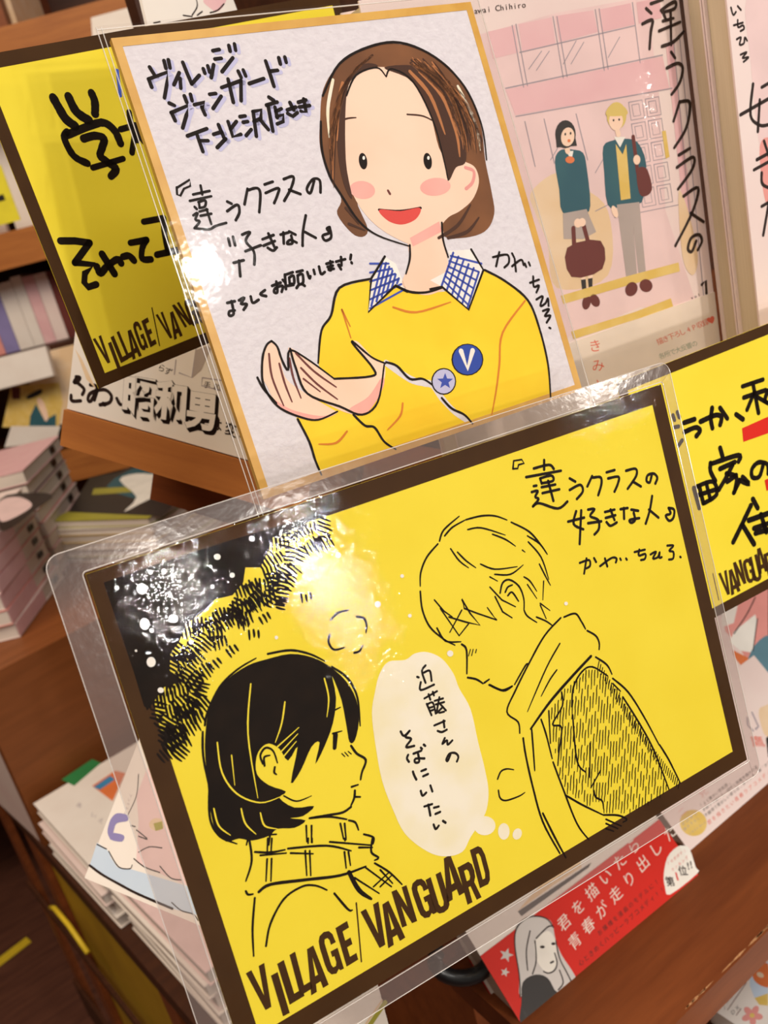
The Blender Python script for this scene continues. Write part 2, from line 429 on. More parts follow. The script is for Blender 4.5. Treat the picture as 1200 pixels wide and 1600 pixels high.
def pop_card(label, o, ex, ey, w, h, b):
    """yellow shop card with brown printed border"""
    r = thing('pop_card', label, 'sign card', frame_matrix(o, ex, ey))
    MB().box((0, 0, -0.0004), (w, h, 0), YEL).build('paper', r)
    frame_strip(r, w, h, b, 0.00001, 0.00003, BRN)
    return r
def film(root, outer, z0, z1, m, name):
    return MB().prism(outer, z0, z1, m).build(name, root)

def book(label, M, w, h, t, cover, pages=PAGE, spine='right', group=None, name='comic_book', cat='book', back=None):
    """front cover on z = 0, thickness t behind it"""
    r = thing(name, label, cat, M, group)
    c = 0.0009
    mb = MB().box((0, 0, -c), (w, h, 0), cover).box((0, 0, -t), (w, h, -t + c), back or cover)
    if spine == 'right': mb.box((w - c, 0, -t + c), (w, h, -c), cover)
    elif spine == 'left': mb.box((0, 0, -t + c), (c, h, -c), cover)
    mb.build('cover', r)
    g = 0.0015
    a0, a1 = (g, w - c) if spine == 'right' else (c, w - g)
    MB().box((a0, g, -t + c), (a1, h - g, -c), pages).build('pages', r)
    return r
# ------------------------------------------------------------------ the near bookcase
ZU = 1.1137; ZL = 0.8652
bc = thing('display_bookcase', 'brown wooden display bookcase holding the face-out comics behind the yellow cards', 'bookcase', (0.12, 0.28, 0.0))
BO = Vector((0.12, 0.28, 0.0))
def bpart(name, a, b, m):
    return MB().box(Vector(a) - BO, Vector(b) - BO, m).build(name, bc)
bpart('shelf', (0.200, 0.262, ZU - 0.016), (1.0, 0.50, ZU), WOOD)
bpart('shelf', (0.165, 0.232, ZL - 0.017), (1.0, 0.339, ZL), WOOD)
bpart('shelf', (0.2625, 0.30, 1.50), (1.0, 0.50, 1.516), WOOD)
bpart('back_panel', (0.225, 0.50, 0.0), (1.0, 0.512, 1.75), WOODD)
bpart('side_panel', (0.208, 0.425, 0.0), (0.224, 0.499, ZU - .0165), WOODD)
bpart('side_panel', (0.262, 0.34, ZU + .0005), (0.278, 0.499, 1.499), WOODD)
bpart('floor_plinth', (0.225, 0.27, 0.60), (1.0, 0.499, 0.616), WOODD)
bpart('divider', (0.185, 0.36, 0.617), (0.2075, 0.499, ZL - 0.0175), WOOD)

WEAR = mat('bare_wood_scuff', '#c9966a', 0.6, 0.2, col2='#a8703f', scale=900)
rw = random.Random(5); mb = MB()
for k in range(26):
    x = rw.uniform(.225, .40); l = rw.uniform(.002, .012); h = rw.uniform(.0003, .0007)
    mb.prism([(x, -h * .3), (x + l * .5, -h), (x + l, 0), (x + l * .6, h * .8), (x + l * .2, h * .5)], .0001, .0003, WEAR)
o_ = mb.build('edge_scuffs', bc); o_.matrix_local = Matrix.Translation(Vector((0, .2335, ZL)) - BO)
o_['label'] = 'light scuff marks along the worn shelf edge'

# ------------------------------------------------------------------ big yellow card
CO = (0.0294, 0.1835, 1.0576); CX = (0.994, -0.0798, -0.0742); CY = (0.0877, 0.1825, 0.9793)
card = pop_card('large laminated yellow shop card with ink drawing of two people, in front of everything', CO, CX, CY, .1819, .1281, .0053)
A = Art(card)
# night sky corner
A.T(150, 790, 3); A.z = 2
A.fill('38 360 300 268 620 165 840 100 960 62 1040 28 1020 70 900 120 830 150 800 230 770 290 700 290 690 360 640 420 560 440 500 500 420 560 390 640 350 690 345 770 390 830 320 850 245 955 225 940 150 690', INK, sm=False)
A.line('40 362 240 955', 6, INK)
def hatch(cx, cy, ang, n, ln, w=9, gap=19):
    ca, sa = cos(radians(ang)), sin(radians(ang))
    for k in range(n):
        off = (k - (n - 1) / 2) * gap; l = ln * random.uniform(.75, 1.1); sh = random.uniform(-6, 6)
        x, y = cx - sa * off, cy + ca * off
        A.line([[x - ca * (l / 2 + sh), y - sa * (l / 2 + sh), x + random.uniform(-2, 2), y + random.uniform(-2, 2), x + ca * (l / 2 - sh), y + sa * (l / 2 - sh)]], w, INK, .55)
band = [(870, 160, 80), (930, 130, 30), (1000, 110, 75), (1060, 90, 20), (1065, 175, 60), (960, 225, 25), (850, 250, 55), (820, 320, 70), (910, 320, 40), (880, 350, 15), (870, 430, 10),
        (790, 370, 80), (740, 390, 55), (800, 440, 75), (730, 470, 60), (660, 470, 25), (640, 520, 85), (700, 530, 70), (600, 560, 60), (560, 600, 80), (500, 560, 80), (440, 590, 80), (520, 650, 40), (580, 640, 75),
        (470, 720, 45), (420, 720, 60), (400, 790, 30), (510, 780, 55), (460, 830, 60), (400, 870, 80), (330, 900, 80), (280, 920, 80), (420, 960, 75), (500, 860, 15), (500, 930, 50), (360, 960, 75), (470, 990, 65), (440, 1040, 60),
        (310, 1010, 35), (330, 1060, 25), (390, 1060, 45), (350, 1130, 55), (400, 1120, 60), (330, 1170, 50), (400, 1160, 40)]
for cx, cy, an in band[::2] + band[1::4]:
    dx, dy = 150 - cx, 480 - cy; l = math.hypot(dx, dy)
    hatch(cx + dx / l * 48, cy + dy / l * 48, an + random.uniform(-25, 25), 5, 66)
for cx, cy, an in band: hatch(cx, cy, an, random.choice((4, 4, 5)), random.uniform(58, 76))
for cx, cy, an in ((790, 525, 60), (640, 680, 55), (740, 605, 85), (560, 740, 50), (985, 430, 80), (870, 460, 15), (910, 370, 35), (690, 560, 80), (1080, 130, 25)): hatch(cx, cy, an, 3, 42, 9, 22)
A.z = 3
for x, y, r in ((228, 555, 27), (362, 530, 22), (215, 390, 25), (258, 733, 24), (318, 308, 11), (255, 312, 9), (97, 385, 11), (568, 240, 16), (730, 155, 14), (638, 326, 12), (545, 380, 9), (260, 585, 10), (303, 865, 15), (445, 640, 11), (187, 680, 6), (537, 285, 7), (845, 618, 9), (1135, 232, 13)):
    A.ell(x, y, r, r * random.uniform(.85, 1), SNOW, random.uniform(0, 90), 12)
A.T(0, 0, 1)
for x, y, r in ((590, 944, 5), (640, 962, 3), (628, 900, 3), (703, 1021, 5), (884, 943, 3)): A.ell(x, y, r, r, SNOW, 0, 10)
A.flush('night_sky_drawing')
# person with black bob, plain profile
A.T(220, 980, 3); A.z = 2
A.fill('330 350 400 250 500 180 590 150 700 125 800 140 880 180 960 250 1010 340 1022 440 1003 530 978 538 965 470 940 340 897 232 915 330 900 450 860 560 818 640 838 540 800 560 750 670 703 730 735 560 690 625 650 570 600 545 560 570 540 620 545 690 600 740 680 770 650 800 720 845 812 838 760 885 700 895 772 905 720 940 640 945 600 978 520 1000 460 990 400 1005 350 950 325 850 310 700 300 560 310 430', INK, k=3)
A.line('300 460 312 400 370 280 450 200 540 145;595 125 700 108 790 125 865 160;895 185 970 240 1015 330 1028 462;290 490 292 600 315 730;320 770 325 900 370 980 450 1015', 9, INK, .5)
A.z = 3
A.line('515 265 502 500 548 800;675 350 660 450 630 540;358 540 380 680 450 780 560 822 660 792;425 600 440 740;342 850 365 930 420 975;470 850 490 920 540 970;560 870 580 930 640 945;860 240 880 330 872 420', 6, YEL, .6)
A.line('640 560 740 470;655 585 735 500;665 610 728 535', 6, YEL, .5)
A.line('572 640 560 600 585 565 620 580 640 635;580 650 578 610 605 600;628 655 625 680 636 690', 8, INK, .4)
A.line('985 555 1012 592 1054 622 1036 680 1030 714;988 748 1018 738;1003 765 1000 800 985 835;985 842 945 868 880 880 795 893;1004 795 1028 795', 9, INK, .3)
A.line('895 395 935 375;900 498 942 486', 8, INK, .5)
A.line('912 505 908 565', 20, INK, .3)
A.line('942 592 956 606;956 586 972 604;972 582 986 594', 4, INK)
A.line('670 790 730 815 800 790', 6, INK, .6)
A.T(370, 1310, 2.857)
A.line('80 265 70 400 75 525;55 0 66 100 40 190;40 235 50 250 72 248;130 480 150 380 210 270 290 215 350 210 402 230;435 245 495 315 515 320', 8, INK, .35)
A.line('98 238 150 205 300 185 460 165 575 125', 11, INK, .4)
A.line('80 60 150 62 215 50;105 75 220 65;228 45 400 32 510 55;240 65 340 68;415 15 600 30;545 40 605 40;135 92 130 190;155 90 152 190;305 55 312 165;325 55 330 165;480 60 488 132;498 60 507 120;138 0 135 70;156 0 152 68;318 0 318 22;335 0 336 18;605 0 600 60 632 85 615 97;480 0 483 10', 8, INK, .35)
A.line('500 150 545 230 600 270', 16, INK, .5)
A.line('525 175 635 245;575 130 690 215;615 110 680 150 737 205;640 140 695 200;610 215 680 150;640 215 690 165', 7, INK, .3)
A.T(220, 980, 3)
A.line('775 930 778 1005;800 930 800 1008;935 920 950 992;955 920 962 995;790 895 880 888 965 900;975 905 1005 915 1020 950;1045 970 1090 985 1088 1015;500 1000 495 1020;605 975 600 1020;560 975 635 970', 8, INK, .3)
A.flush('left_figure_drawing')
# person with light hair and hooded coat, plain profile
A.T(640, 780, 3.75); A.z = 2
A.line('175 245 200 180 290 100;205 215 250 165 325 122;330 120 420 98 500 98 570 122;595 135 700 190 770 270 806 322;165 262 100 340 65 430 62 510;62 540 75 650 120 750 200 820 265 855;160 755 210 830 300 835', 9, INK, .4)
A.line('340 178 420 168 560 210;485 205 560 235 620 275;240 290 290 360 345 402;280 310 330 360 388 402;415 380 500 410 630 395;498 440 590 440 665 385;690 215 760 260 806 320;695 250 770 340 815 470;760 380 790 440 825 505;785 480 780 590;765 610 822 652;660 298 676 310;470 455 515 480;670 455 705 480 745 540;690 500 745 582', 8, INK, .5)
A.line('145 590 200 655 250 690;180 640 290 800;230 690 330 720 412 738 355 670 305 585 320 640 400 670 512 708 480 670 455 635;305 650 235 780;345 730 290 800;470 515 540 590 620 630;500 570 545 660 600 695', 8, INK, .3, sm=False)
A.line('530 550 545 490 585 472 640 510 668 580 670 650;560 545 575 515 602 502;575 565 600 545 638 598', 9, INK, .3)
A.line('670 650 690 685 745 722;742 690 800 715 838 742;765 620 800 700', 8, INK, .4)
A.line('305 850 333 885 335 1022;340 1045 390 1055 430 1080;438 1075 466 1055;468 1087 550 1122 602 1095', 10, INK, .3)
A.line('345 918 356 880;363 916 372 880;386 900 391 880', 5, INK)
A.T(760, 940, 3.75)
A.line('435 95 340 200 250 360 170 520 120 645 185 705 195 770;455 90 520 70 555 115 580 160;590 170 640 200 660 240 660 280;240 365 225 380 165 485;15 488 90 518 150 495', 9, INK, .2)
A.line('612 320 500 440 370 590 260 745', 14, INK, .3)
A.line('430 245 350 390 240 645;412 400 370 460 320 555', 8, INK, .5)
A.line('215 800 230 900 270 1080 330 1290 430 1475;330 1240 400 1380 465 1500', 10, INK, .2)
A.line('265 750 275 880 283 990;320 690 350 780 385 920;390 940 450 1100 530 1300 600 1395;365 640 375 830;440 530 445 610 388 718 440 738 425 880 418 960;640 325 705 370 735 425;740 450 830 530 920 670 1012 840;1015 840 1070 930 1135 1062;800 560 900 720 980 870 1070 1102;500 615 510 500 560 410 620 382 710 435;505 665 530 930 582 1000;607 830 605 1030;668 990 612 1090;630 1108 640 1145 678 1168 686 1212;740 480 785 525', 9, INK, .3)
A.line('465 1135 560 1190 680 1248;685 1250 770 1252 822 1275 800 1292;700 1275 790 1315;700 1300 770 1330;700 1330 745 1345', 9, INK, .3)
poly = pairs('530 445 580 395 640 385 705 430 790 545 900 720 985 880 1070 1095 1050 1130 830 1265 690 1240 560 1185 470 1130 425 1010 420 900 385 880 370 640 450 520')
def inside(x, y, P):
    c = False
    for i in range(len(P)):
        (x1, y1), (x2, y2) = P[i], P[i - 1]
        if (y1 > y) != (y2 > y) and x < (x2 - x1) * (y - y1) / (y2 - y1) + x1: c = not c
    return c
x = 340
while x < 1250:
    segs = []; cur = None; y = 380; ln = random.uniform(40, 130); run = 0
    while y < 1300:
        xx = x - (y - 800) * 0.06
        if inside(xx, y, poly) and run < ln:
            cur = (cur or []) + [xx + random.uniform(-1.5, 1.5), y]; run += 22
        else:
            if cur and len(cur) >= 4: segs.append(cur)
            cur = None
            if run >= ln: run = 0; ln = random.uniform(90, 150)
        y += 22
    if cur and len(cur) >= 4: segs.append(cur)
    if segs: A.line(segs, 5.5, INK, .3)
    x += 17
for k in range(46):
    t = k / 45; 
    ex_ = 660 + t * 470; ey_ = 345 + t * 700 + 40 * sin(t * 3)
    A.line([[ex_, ey_ + 5, ex_ - 8, ey_ + 45]], 5, INK)
A.flush('right_figure_drawing')
A.T(400, 800, 3); A.z = 2
A.line('350 505 385 472 432 460;470 490 505 498 518 530 515 565;345 575 340 610 365 645 415 635;460 660 485 652 500 625', 9, INK, .4)
A.T(760, 940, 3.75)
A.line('65 1040 85 995 120 980 160 985;70 1105 80 1150 115 1165 190 1140 225 1118', 8, INK, .4)
A.flush('breath_drawing')
A.T(0, 0, 1); A.z = 2
A.fill('593 1053 607 1034 633 1031 648 1021 668 1019 690 1029 708 1052 717 1075 735 1108 747 1160 757 1200 763 1235 760 1265 750 1285 735 1308 722 1331 695 1338 667 1330 633 1303 613 1263 597 1220 587 1167 581 1115 586 1080', WHT, k=4)
A.ell(757, 1290, 17, 15, WHT, 0); A.ell(787, 1299, 9, 13, WHT, 0); A.ell(808, 1303, 7, 9, WHT, 20)
A.flush('thought_bubble')
A.T(600, 1020, 5.333); A.z = 3
A.line('345 105 315 152 345 250;330 165 380 150 395 232;275 200 288 205;305 245 305 310 415 265', 15, PENB)
A.line('335 380 440 320;370 345 385 390;405 325 415 355;355 425 395 520;360 430 405 415 430 505;370 460 405 450;380 485 410 475;420 400 490 380;430 430 500 410;460 370 440 480;470 430 515 480;440 500 480 460;460 500 500 490', 14, PENB)
A.line('418 605 505 568;495 565 502 620;445 650 480 660 522 640;505 710 485 760 522 728 530 765 568 730;552 850 530 900 518 888 545 840 592 835 618 865 606 905', 15, PENB)
A.line('138 655 165 692 212 650;212 650 178 700 225 718 182 785 250 775;200 850 190 880 207 908;245 840 310 815;280 830 292 905 258 912 262 882 335 880;305 790 315 800;330 765 342 775;240 990 250 1020 268 1055;310 985 348 970;325 1028 365 1010;305 1150 320 1190 350 1165;385 1105 402 1155', 16, PENB)
A.line('335 1280 400 1260;368 1265 385 1355;415 1290 455 1280;428 1342 467 1325;412 1430 430 1468 455 1440;490 1400 512 1415', 16, PENB)
A.T(790, 700, 4)
A.line('45 130 50 80 100 72 115 95 80 105 75 128 45 130', 9, PENB, sm=False)
A.line('240 75 240 135;175 128 270 105 300 130;128 182 345 142;215 190 285 172 295 205 225 220;215 190 225 222;225 245 310 228;230 282 335 258;265 205 298 330;175 238 192 235;163 275 200 268 185 305 205 320 170 365;170 365 210 345 325 378 385 335', 13, PENB)
A.line('400 190 435 210;400 262 465 230 482 270 445 318;540 175 510 240;545 185 592 183 598 225 578 295;630 152 680 138;640 190 705 180 700 225 680 272;752 142 812 130 815 175 762 255;795 210 845 240;912 170 900 215 880 205 888 170 925 160 947 185 935 222', 13, PENB)
A.line('440 395 425 475 485 508;472 390 462 600;390 460 490 435;515 385 555 382 528 425 578 450 582 505 555 540;515 470 597 458;620 400 680 385;625 437 685 420;655 385 680 450;630 463 655 486 694 465;718 382 762 375;738 375 740 442;785 385 828 392;800 405 808 450 785 467 775 450 835 438;915 300 900 390 875 472;895 385 955 435;1018 375 1030 410 1000 422 1022 455 1048 435 1052 385 1018 375', 13, PENB)
A.line('463 718 520 700 527 735 505 752;505 690 490 785;552 688 565 712;590 738 660 688 692 690 688 715;620 690 635 740;715 690 720 700;752 690 757 698;805 650 870 635;835 635 832 672 872 662 870 692 845 700;905 665 940 648 920 690 950 682 962 650 960 685 975 682;1010 610 1048 610 1022 642 1048 650 1046 690 1020 697;1090 680 1094 683', 11, PENB)
A.flush('handwriting')
A.T(370, 1310, 2.857); A.z = 2
def L(ch, x0, y0, x1, y1, x2, y2): A.block(ch, (x0, y0), (x1, y1), (x2, y2), BRN)
L('V', 100, 782, 182, 735, 40, 602)
L('I', 206, 794, 236, 778, 152, 612)
L('L', 236, 742, 302, 702, 180, 560)
L('L', 283, 702, 338, 668, 235, 520)
L('A', 332, 700, 410, 652, 288, 510)
L('G', 410, 618, 478, 580, 355, 440)
L('E', 490, 572, 542, 540, 440, 400)
A.line('533 288 556 550', 5, BRN)
L('V', 610, 505, 690, 458, 552, 328)
L('A', 676, 490, 752, 442, 625, 310)
L('N', 738, 398, 805, 368, 690, 238)
L('G', 826, 366, 892, 330, 770, 205)
L('U', 890, 345, 958, 308, 842, 185)
L('A', 938, 288, 1018, 240, 898, 105)
L('R', 1030, 296, 1092, 262, 985, 130)
L('D', 1085, 222, 1140, 195, 1040, 52)
A.flush('shop_lettering')
film(card, rrect(-.0006, -.0006, .1825, .1287, .0006, 2), .0005, .0008, LAMI, 'laminate')
L0, B0, R1, T1 = -.0078, -.0065, .1865, .1345
mb = MB(); rr = rrect(L0, B0, R1, T1, .0035)
inner = [(-.0006, -.0006), (.1825, -.0006), (.1825, .1287), (-.0006, .1287)]
nq = len(rr) // 4
for c, pts in enumerate((rr[:nq], rr[nq:2 * nq], rr[2 * nq:3 * nq], rr[3 * nq:])):
    ic = [inner[2], inner[3], inner[0], inner[1]]
    nx = (rr[(c + 1) * nq % len(rr)])
    mb.prism(pts + [nx, ic[(c + 1) % 4], ic[c]], -.0001, .0002, LAMM)
mb.build('laminate_margin', card)
mb = MB()
for lp, r0 in ((rr, .00012), (rrect(-.0007, -.0007, .1826, .1288, .001), .00016)):
    mb.tube([Vector((x, y, .0003)) for x, y in lp + lp[:1]], r0, EDGEHL, 5)
mb.build('laminate_seam_glint', card)  # seam ridges whose pale colour stands in for the bright edge highlights

# ------------------------------------------------------------------ the signed board
SO = (0.1025, 0.2405, 1.1718); SX = (0.9951, -0.083, -0.0535); SY = (0.071, 0.2249, 0.9718); SW, SH = .1227, .1341
sk = thing('autograph_board', 'white gold-edged board with a drawn person in a yellow sweater, in a clear sleeve', 'signed board', frame_matrix(SO, SX, SY))
MB().box((0, 0, -0.0018), (SW, SH, 0), PAPER).build('board', sk)
mb = MB(); e = .0021
for a, c in (((-.0004, SH - e), (SW + .0004, SH + .0004)), ((-.0004, -.0004), (SW + .0004, e)), ((-.0004, e), (e, SH - e)), ((SW - e, e), (SW + .0004, SH - e))):
    mb.box((a[0], a[1], -.0022), (c[0], c[1], .00012), GOLD)
mb.build('gold_edge', sk)
A = Art(sk)
A.T(220, 60, 4); A.z = 2
head = ('55 180 85 228;48 255 165 212 162 290 148 372;50 258 68 305;145 140 157 188;172 135 182 185;240 215 207 290;245 250 250 312;262 150 290 220 318 285;318 285 365 232;390 190 400 218;418 172 430 212;455 165 440 245;450 78 490 70;463 130 503 125;508 208 575 122;550 45 558 80;585 35 592 75;'
        '178 405 210 420;190 465 295 420 285 480 262 560;192 465 215 515;272 360 287 400;310 350 320 390;335 415 400 400 385 430;380 430 402 478;430 350 468 345;452 438 502 362;505 308 625 265;625 265 627 390;545 255 578 400;608 205 627 245;640 198 655 235;678 283 768 252;780 142 810 230 832 300;815 205 855 200;862 122 872 160;900 118 908 150;'
        '292 610 412 565;350 600 388 708;375 640 420 640;455 600 505 585;485 540 525 635;478 682 530 628;545 520 575 615 625 600;560 568 597 520;620 490 652 485;640 525 668 520;658 608 690 570;700 458 752 448 750 500 708 520;702 458 722 612;745 508 797 570;800 368 830 388;785 418 852 398;795 420 825 580;838 430 852 495;842 458 878 440;848 490 890 478 890 520 852 535;915 448 968 430;932 402 955 448;918 470 950 488 978 465;985 400 1032 385;990 430 1055 420;1018 380 1032 460 1000 455')
sh = ';'.join(' '.join(str(v + (20 if i % 2 == 0 else 12)) for i, v in enumerate(nums(st))) for st in head.split(';'))
A.line(sh, 20, LAV); A.z = 3; A.line(head, 18, PENB, sm=False)
A.T(180, 180, 3)
A.line('290 340 350 302 352 332 322 345 305 378 290 372 288 338', 8, PENB, sm=False)
A.line('400 330 408 372;365 372 442 355;350 402 450 380;390 408 422 400 420 428 395 435;392 408 396 435;372 430 382 440;366 470 386 458 376 490 396 498 372 530;372 530 440 535 470 520 520 505;395 452 432 442;400 472 450 462;428 440 450 510', 9, PENB)
A.line('525 405 545 415;525 450 572 420 582 455 565 492;620 345 606 418;622 352 665 342 680 370 675 455;700 325 738 312;705 365 765 342 760 375 745 412;790 300 835 288 825 340 792 402;815 350 868 370;932 308 915 365 898 345 925 302 958 305 962 362', 10, PENB)
A.line('530 578 538 612;552 570 562 610;555 692 602 680;580 682 586 755;595 560 632 548 612 590 650 640 652 700;610 638 682 610;690 582 742 562;695 612 748 590;718 555 748 622;715 622 740 635 757 620;775 560 812 550;788 550 790 602;815 545 845 560;825 565 830 600 805 602 820 585 850 597;893 470 880 545 878 612;890 548 940 575;1005 525 1012 572 985 588 972 565 1002 552 992 532 1005 525', 10, PENB)
A.line('525 880 560 872;545 872 555 930 535 940 535 920 560 915;580 868 605 855 590 885 617 885 602 912;635 850 645 880 672 865;702 820 680 840 707 848;735 800 775 785;755 780 760 828 745 830 750 812 785 800 780 828;785 772 797 785;795 748 800 815;798 748 832 736;815 762 835 752 838 788 818 790;815 762 818 790;808 800 835 795;850 735 878 728;855 752 877 745 880 785 860 790 855 752;860 795 850 810;875 790 888 800;900 735 910 765 915 755;930 725 935 745;955 710 965 745 982 735;990 697 1020 688;995 712 1020 705;1008 685 1012 725 998 722 1025 720;1035 687 1078 675;1058 665 1060 705 1045 700 1058 722;1105 655 1102 675;1107 690 1109 694', 10, PENB)
A.T(0, 0, 1)
A.line('770 402 792 398 795 410 788 418;780 394 775 416;800 396 803 402;800 416 814 406 818 414;804 404 806 424;820 412 822 417;826 410 828 415;828 442 842 437;833 432 834 448 842 446 838 457;838 468 848 463 844 478 852 474 856 466 857 478;848 486 858 483 851 494 860 493 854 504;858 512 860 513', 2.8, PENB)
A.line('183 110 188 150', 4, NAVY)
A.flush('handwriting')
# plain figure: brown bob, round face, yellow sweater, cupped hands
A.z = 2
A.fill('500 190 505 140 530 100 570 76 610 68 660 78 702 105 735 150 752 200 758 250 768 300 772 335 757 362 720 372 690 365 660 300 560 300 575 360 555 368 527 335 533 310 512 270 500 230', HAIR)
A.z = 3
A.fill('640 370 685 345 695 385 702 440 680 458 655 460 628 445 640 410', SKIN)
A.fill('541 150 556 118 600 105 645 130 672 180 690 240 724 252 742 262 748 285 738 312 718 330 700 340 680 362 650 382 618 372 585 350 560 320 545 285 538 230', SKIN)
A.z = 4
A.ell(566, 297, 20, 14, PINK, 8); A.ell(680, 292, 24, 14, PINK, -5)
A.fill('640 372 686 346 690 362 645 385', PINK, sm=False)
A.fill('592 328 625 330 656 325 650 342 628 351 606 345', REDM)
A.line('592 328 625 330 657 325', 3, PENB)
A.ell(567, 252, 6.5, 13, PENB, -8); A.ell(668, 252, 6.5, 13, PENB, -8); A.z = 5
A.ell(568, 247, 2, 3, SNOW); A.ell(669, 247, 2, 3, SNOW); A.z = 4
A.line('522 195 540 186 556 184;636 179 662 182 688 196', 2.2, HAIR2, .4)
A.line('606 298 609 303', 3, MARN)
A.line('727 262 740 268 738 285 728 295', 4, PCOR)
# hair shading
A.z = 5
A.fill('600 106 645 128 676 185 692 245 700 282 712 262 728 250 722 190 700 140 660 105', HAIR2)
A.fill('541 150 556 118 590 104 570 100 545 120 530 160 527 230 536 285 550 310 540 250', HAIR2)
A.z = 6
rs = random.Random(3)
for k in range(60):
    t = rs.random(); side = rs.random() < .72
    if side: pts = [640 + 40 * t, 92 + 12 * t + rs.uniform(-6, 10), 690 + 38 * t, 140 + 20 * t + rs.uniform(-8, 8), 714 + 34 * t, 200 + rs.uniform(-10, 10), 720 + 34 * t, 222 + 18 * rs.random()]
    else: pts = [585 - 30 * t, 84 + 22 * t, 548 - 20 * t, 120 + 30 * t, 528 - 14 * t, 190 + 20 * t, 522 - 6 * t, 245 + 50 * rs.random()]
    A.line([pts], rs.uniform(1.0, 3.2), rs.choice((HAIR2, HAIR2, HAIR, HAIRL)), .8)
A.line('655 112 690 150 712 205 718 245;640 112 672 150 695 210;535 130 528 170 526 220;700 128 728 175 740 220', 5, HAIRL, .7)
A.line('520 125 512 170 514 215;715 135 742 190 750 235', 4, WHT, .7)
A.line('685 372 715 352 735 320;700 372 730 362 748 340;545 350 570 360;540 325 560 350', 4, HAIR2, .6)
A.line('504 150 530 100 575 74 625 67 680 90 725 135 752 195 760 250;501 190 503 235 515 275 533 305 560 345 590 368 640 385', 3, PENB, .5)
A.line('541 150 556 118 588 106 603 120;603 120 612 108 645 128 676 188 692 245 700 282', 2.2, PENB, .4)
A.line('640 383 640 405 634 428;690 348 692 375 700 402', 2.6, PENB, .3)
A.flush('figure_head_drawing')
A.z = 2
A.fill('578 436 530 450 517 493 502 517 497 567 505 590 470 625 463 655 483 690 492 718 500 744 560 727 640 700 740 666 810 640 860 624 856 570 843 515 825 470 790 440 757 422 730 440 700 455 655 459 625 446', SWTR, sm=False)
A.z = 3
A.line('603 567 640 592 660 598 676 602 690 622 712 645 738 662', 8, PAPER, .3)
A.fill('601 401 580 435 575 488 617 447 636 456 618 412', SNOW, sm=False)
A.fill('700 392 736 390 755 422 732 484 690 448 672 438 706 420', SNOW, sm=False)
A.z = 4
for k in range(6):
    A.line([[580 + k * 8, 478 - k * 7, 598 + k * 5, 405 + k * 6]], 2.6, BLUE)
    A.line([[578, 482 - k * 14, 632 - k * 5, 452 - k * 8]], 2.4, BLUE)
    A.line([[690 + k * 8, 446 + k * 7, 708 + k * 8, 395 + k * 6]], 2.6, BLUE)
    A.line([[702 - k * 2 + 2, 400 + k * 8, 748 - k * 4 + 4, 412 + k * 13]], 2.4, BLUE)
A.z = 5
A.line('601 401 580 435 575 488 617 447 636 456;736 390 755 422 732 484 690 448 672 452', 2.8, PENB, sm=False)
A.line('578 436 530 450 517 493 502 517 497 567;757 422 790 440 825 470 843 515 856 570 860 622;618 446 640 456 665 457 690 450;465 655 483 690 492 718 502 742;552 648 570 665 585 668 600 690 618 702;603 566 620 572 640 592 660 592 676 602;690 622 705 638 725 648 738 662', 3, PENB, .3)
A.line('614 480 650 488 704 472;534 484 548 528;534 484 547 510;820 470 785 520 780 570 775 610 768 648;629 630 625 650 605 672;542 674 525 692 498 694', 2.6, ORNG, .5)
A.z = 5
A.ell(730, 562, 25, 25, PENB); A.ell(693, 596, 19.5, 21, PENB); A.z = 6
A.ell(730, 562, 23, 23.5, NAVY); A.ell(693, 596, 17.5, 19, LAV); A.z = 7
A.line('720 549 730 576 738 548', 6, SNOW, sm=False)
st = []
for k in range(10):
    a = -pi / 2 + k * pi / 5; rr = 13 if k % 2 == 0 else 5.5; st += [695 + rr * cos(a), 596 + rr * sin(a)]
A.fill(st, BLUE, sm=False)
A.flush('figure_sweater_drawing')
A.z = 4
A.fill('424 533 432 540 438 560 446 590 470 610 520 640 527 645 505 655 480 656 455 645 432 632 418 605 408 585 412 555 418 538', SKIN)
A.fill('450 545 462 548 492 568 525 592 560 588 580 588 584 578 555 540 551 533 560 535 580 556 600 570 600 595 588 625 568 648 545 646 520 636 482 616 470 600 462 575', SKIN)
A.z = 5
A.fill('425 622 455 640 500 650 525 645 505 655 478 656 448 644', PINK); A.fill('545 640 575 620 596 590 600 600 588 626 568 648', PINK)
A.z = 6
A.line('420 553 425 590 443 634;436 568 445 600 456 628;452 560 458 590 470 622;462 552 490 580 525 605;470 575 495 600 527 624;474 592 500 612', 2.6, MARN, .4)
A.line('424 533 416 540 410 560 410 595 420 618 438 638 470 652 497 656 527 643;424 533 433 542 440 562 450 578 452 548 478 560 522 592;453 545 462 575 480 615 530 635 565 648 590 628 600 570;522 592 580 588 583 576 555 542 551 534 580 558 602 568;402 590 412 608 432 630', 2.8, PENB, .3)
A.flush('figure_hands_drawing')
film(sk, rrect(-.0042, -.0075, SW + .0032, SH + .0035, .0006, 2), .0010, .0012, SLEEV, 'plastic_sleeve')
mb = MB()
for x0, x1 in ((-.0040, -.0036), (-.0026, -.0022), (SW + .0024, SW + .0028)): mb.box((x0, -.007, .00125), (x1 - .0002, SH + .003, .0016), EDGEHL)
mb.box((-.004, SH + .0022, .00125), (SW + .003, SH + .0025, .0016), EDGEHL); mb.box((-.004, -.0072, .00125), (SW + .003, -.0069, .0016), EDGEHL)
mb.build('sleeve_fold_glint', sk)  # fold lines with their highlights painted as whitish strips

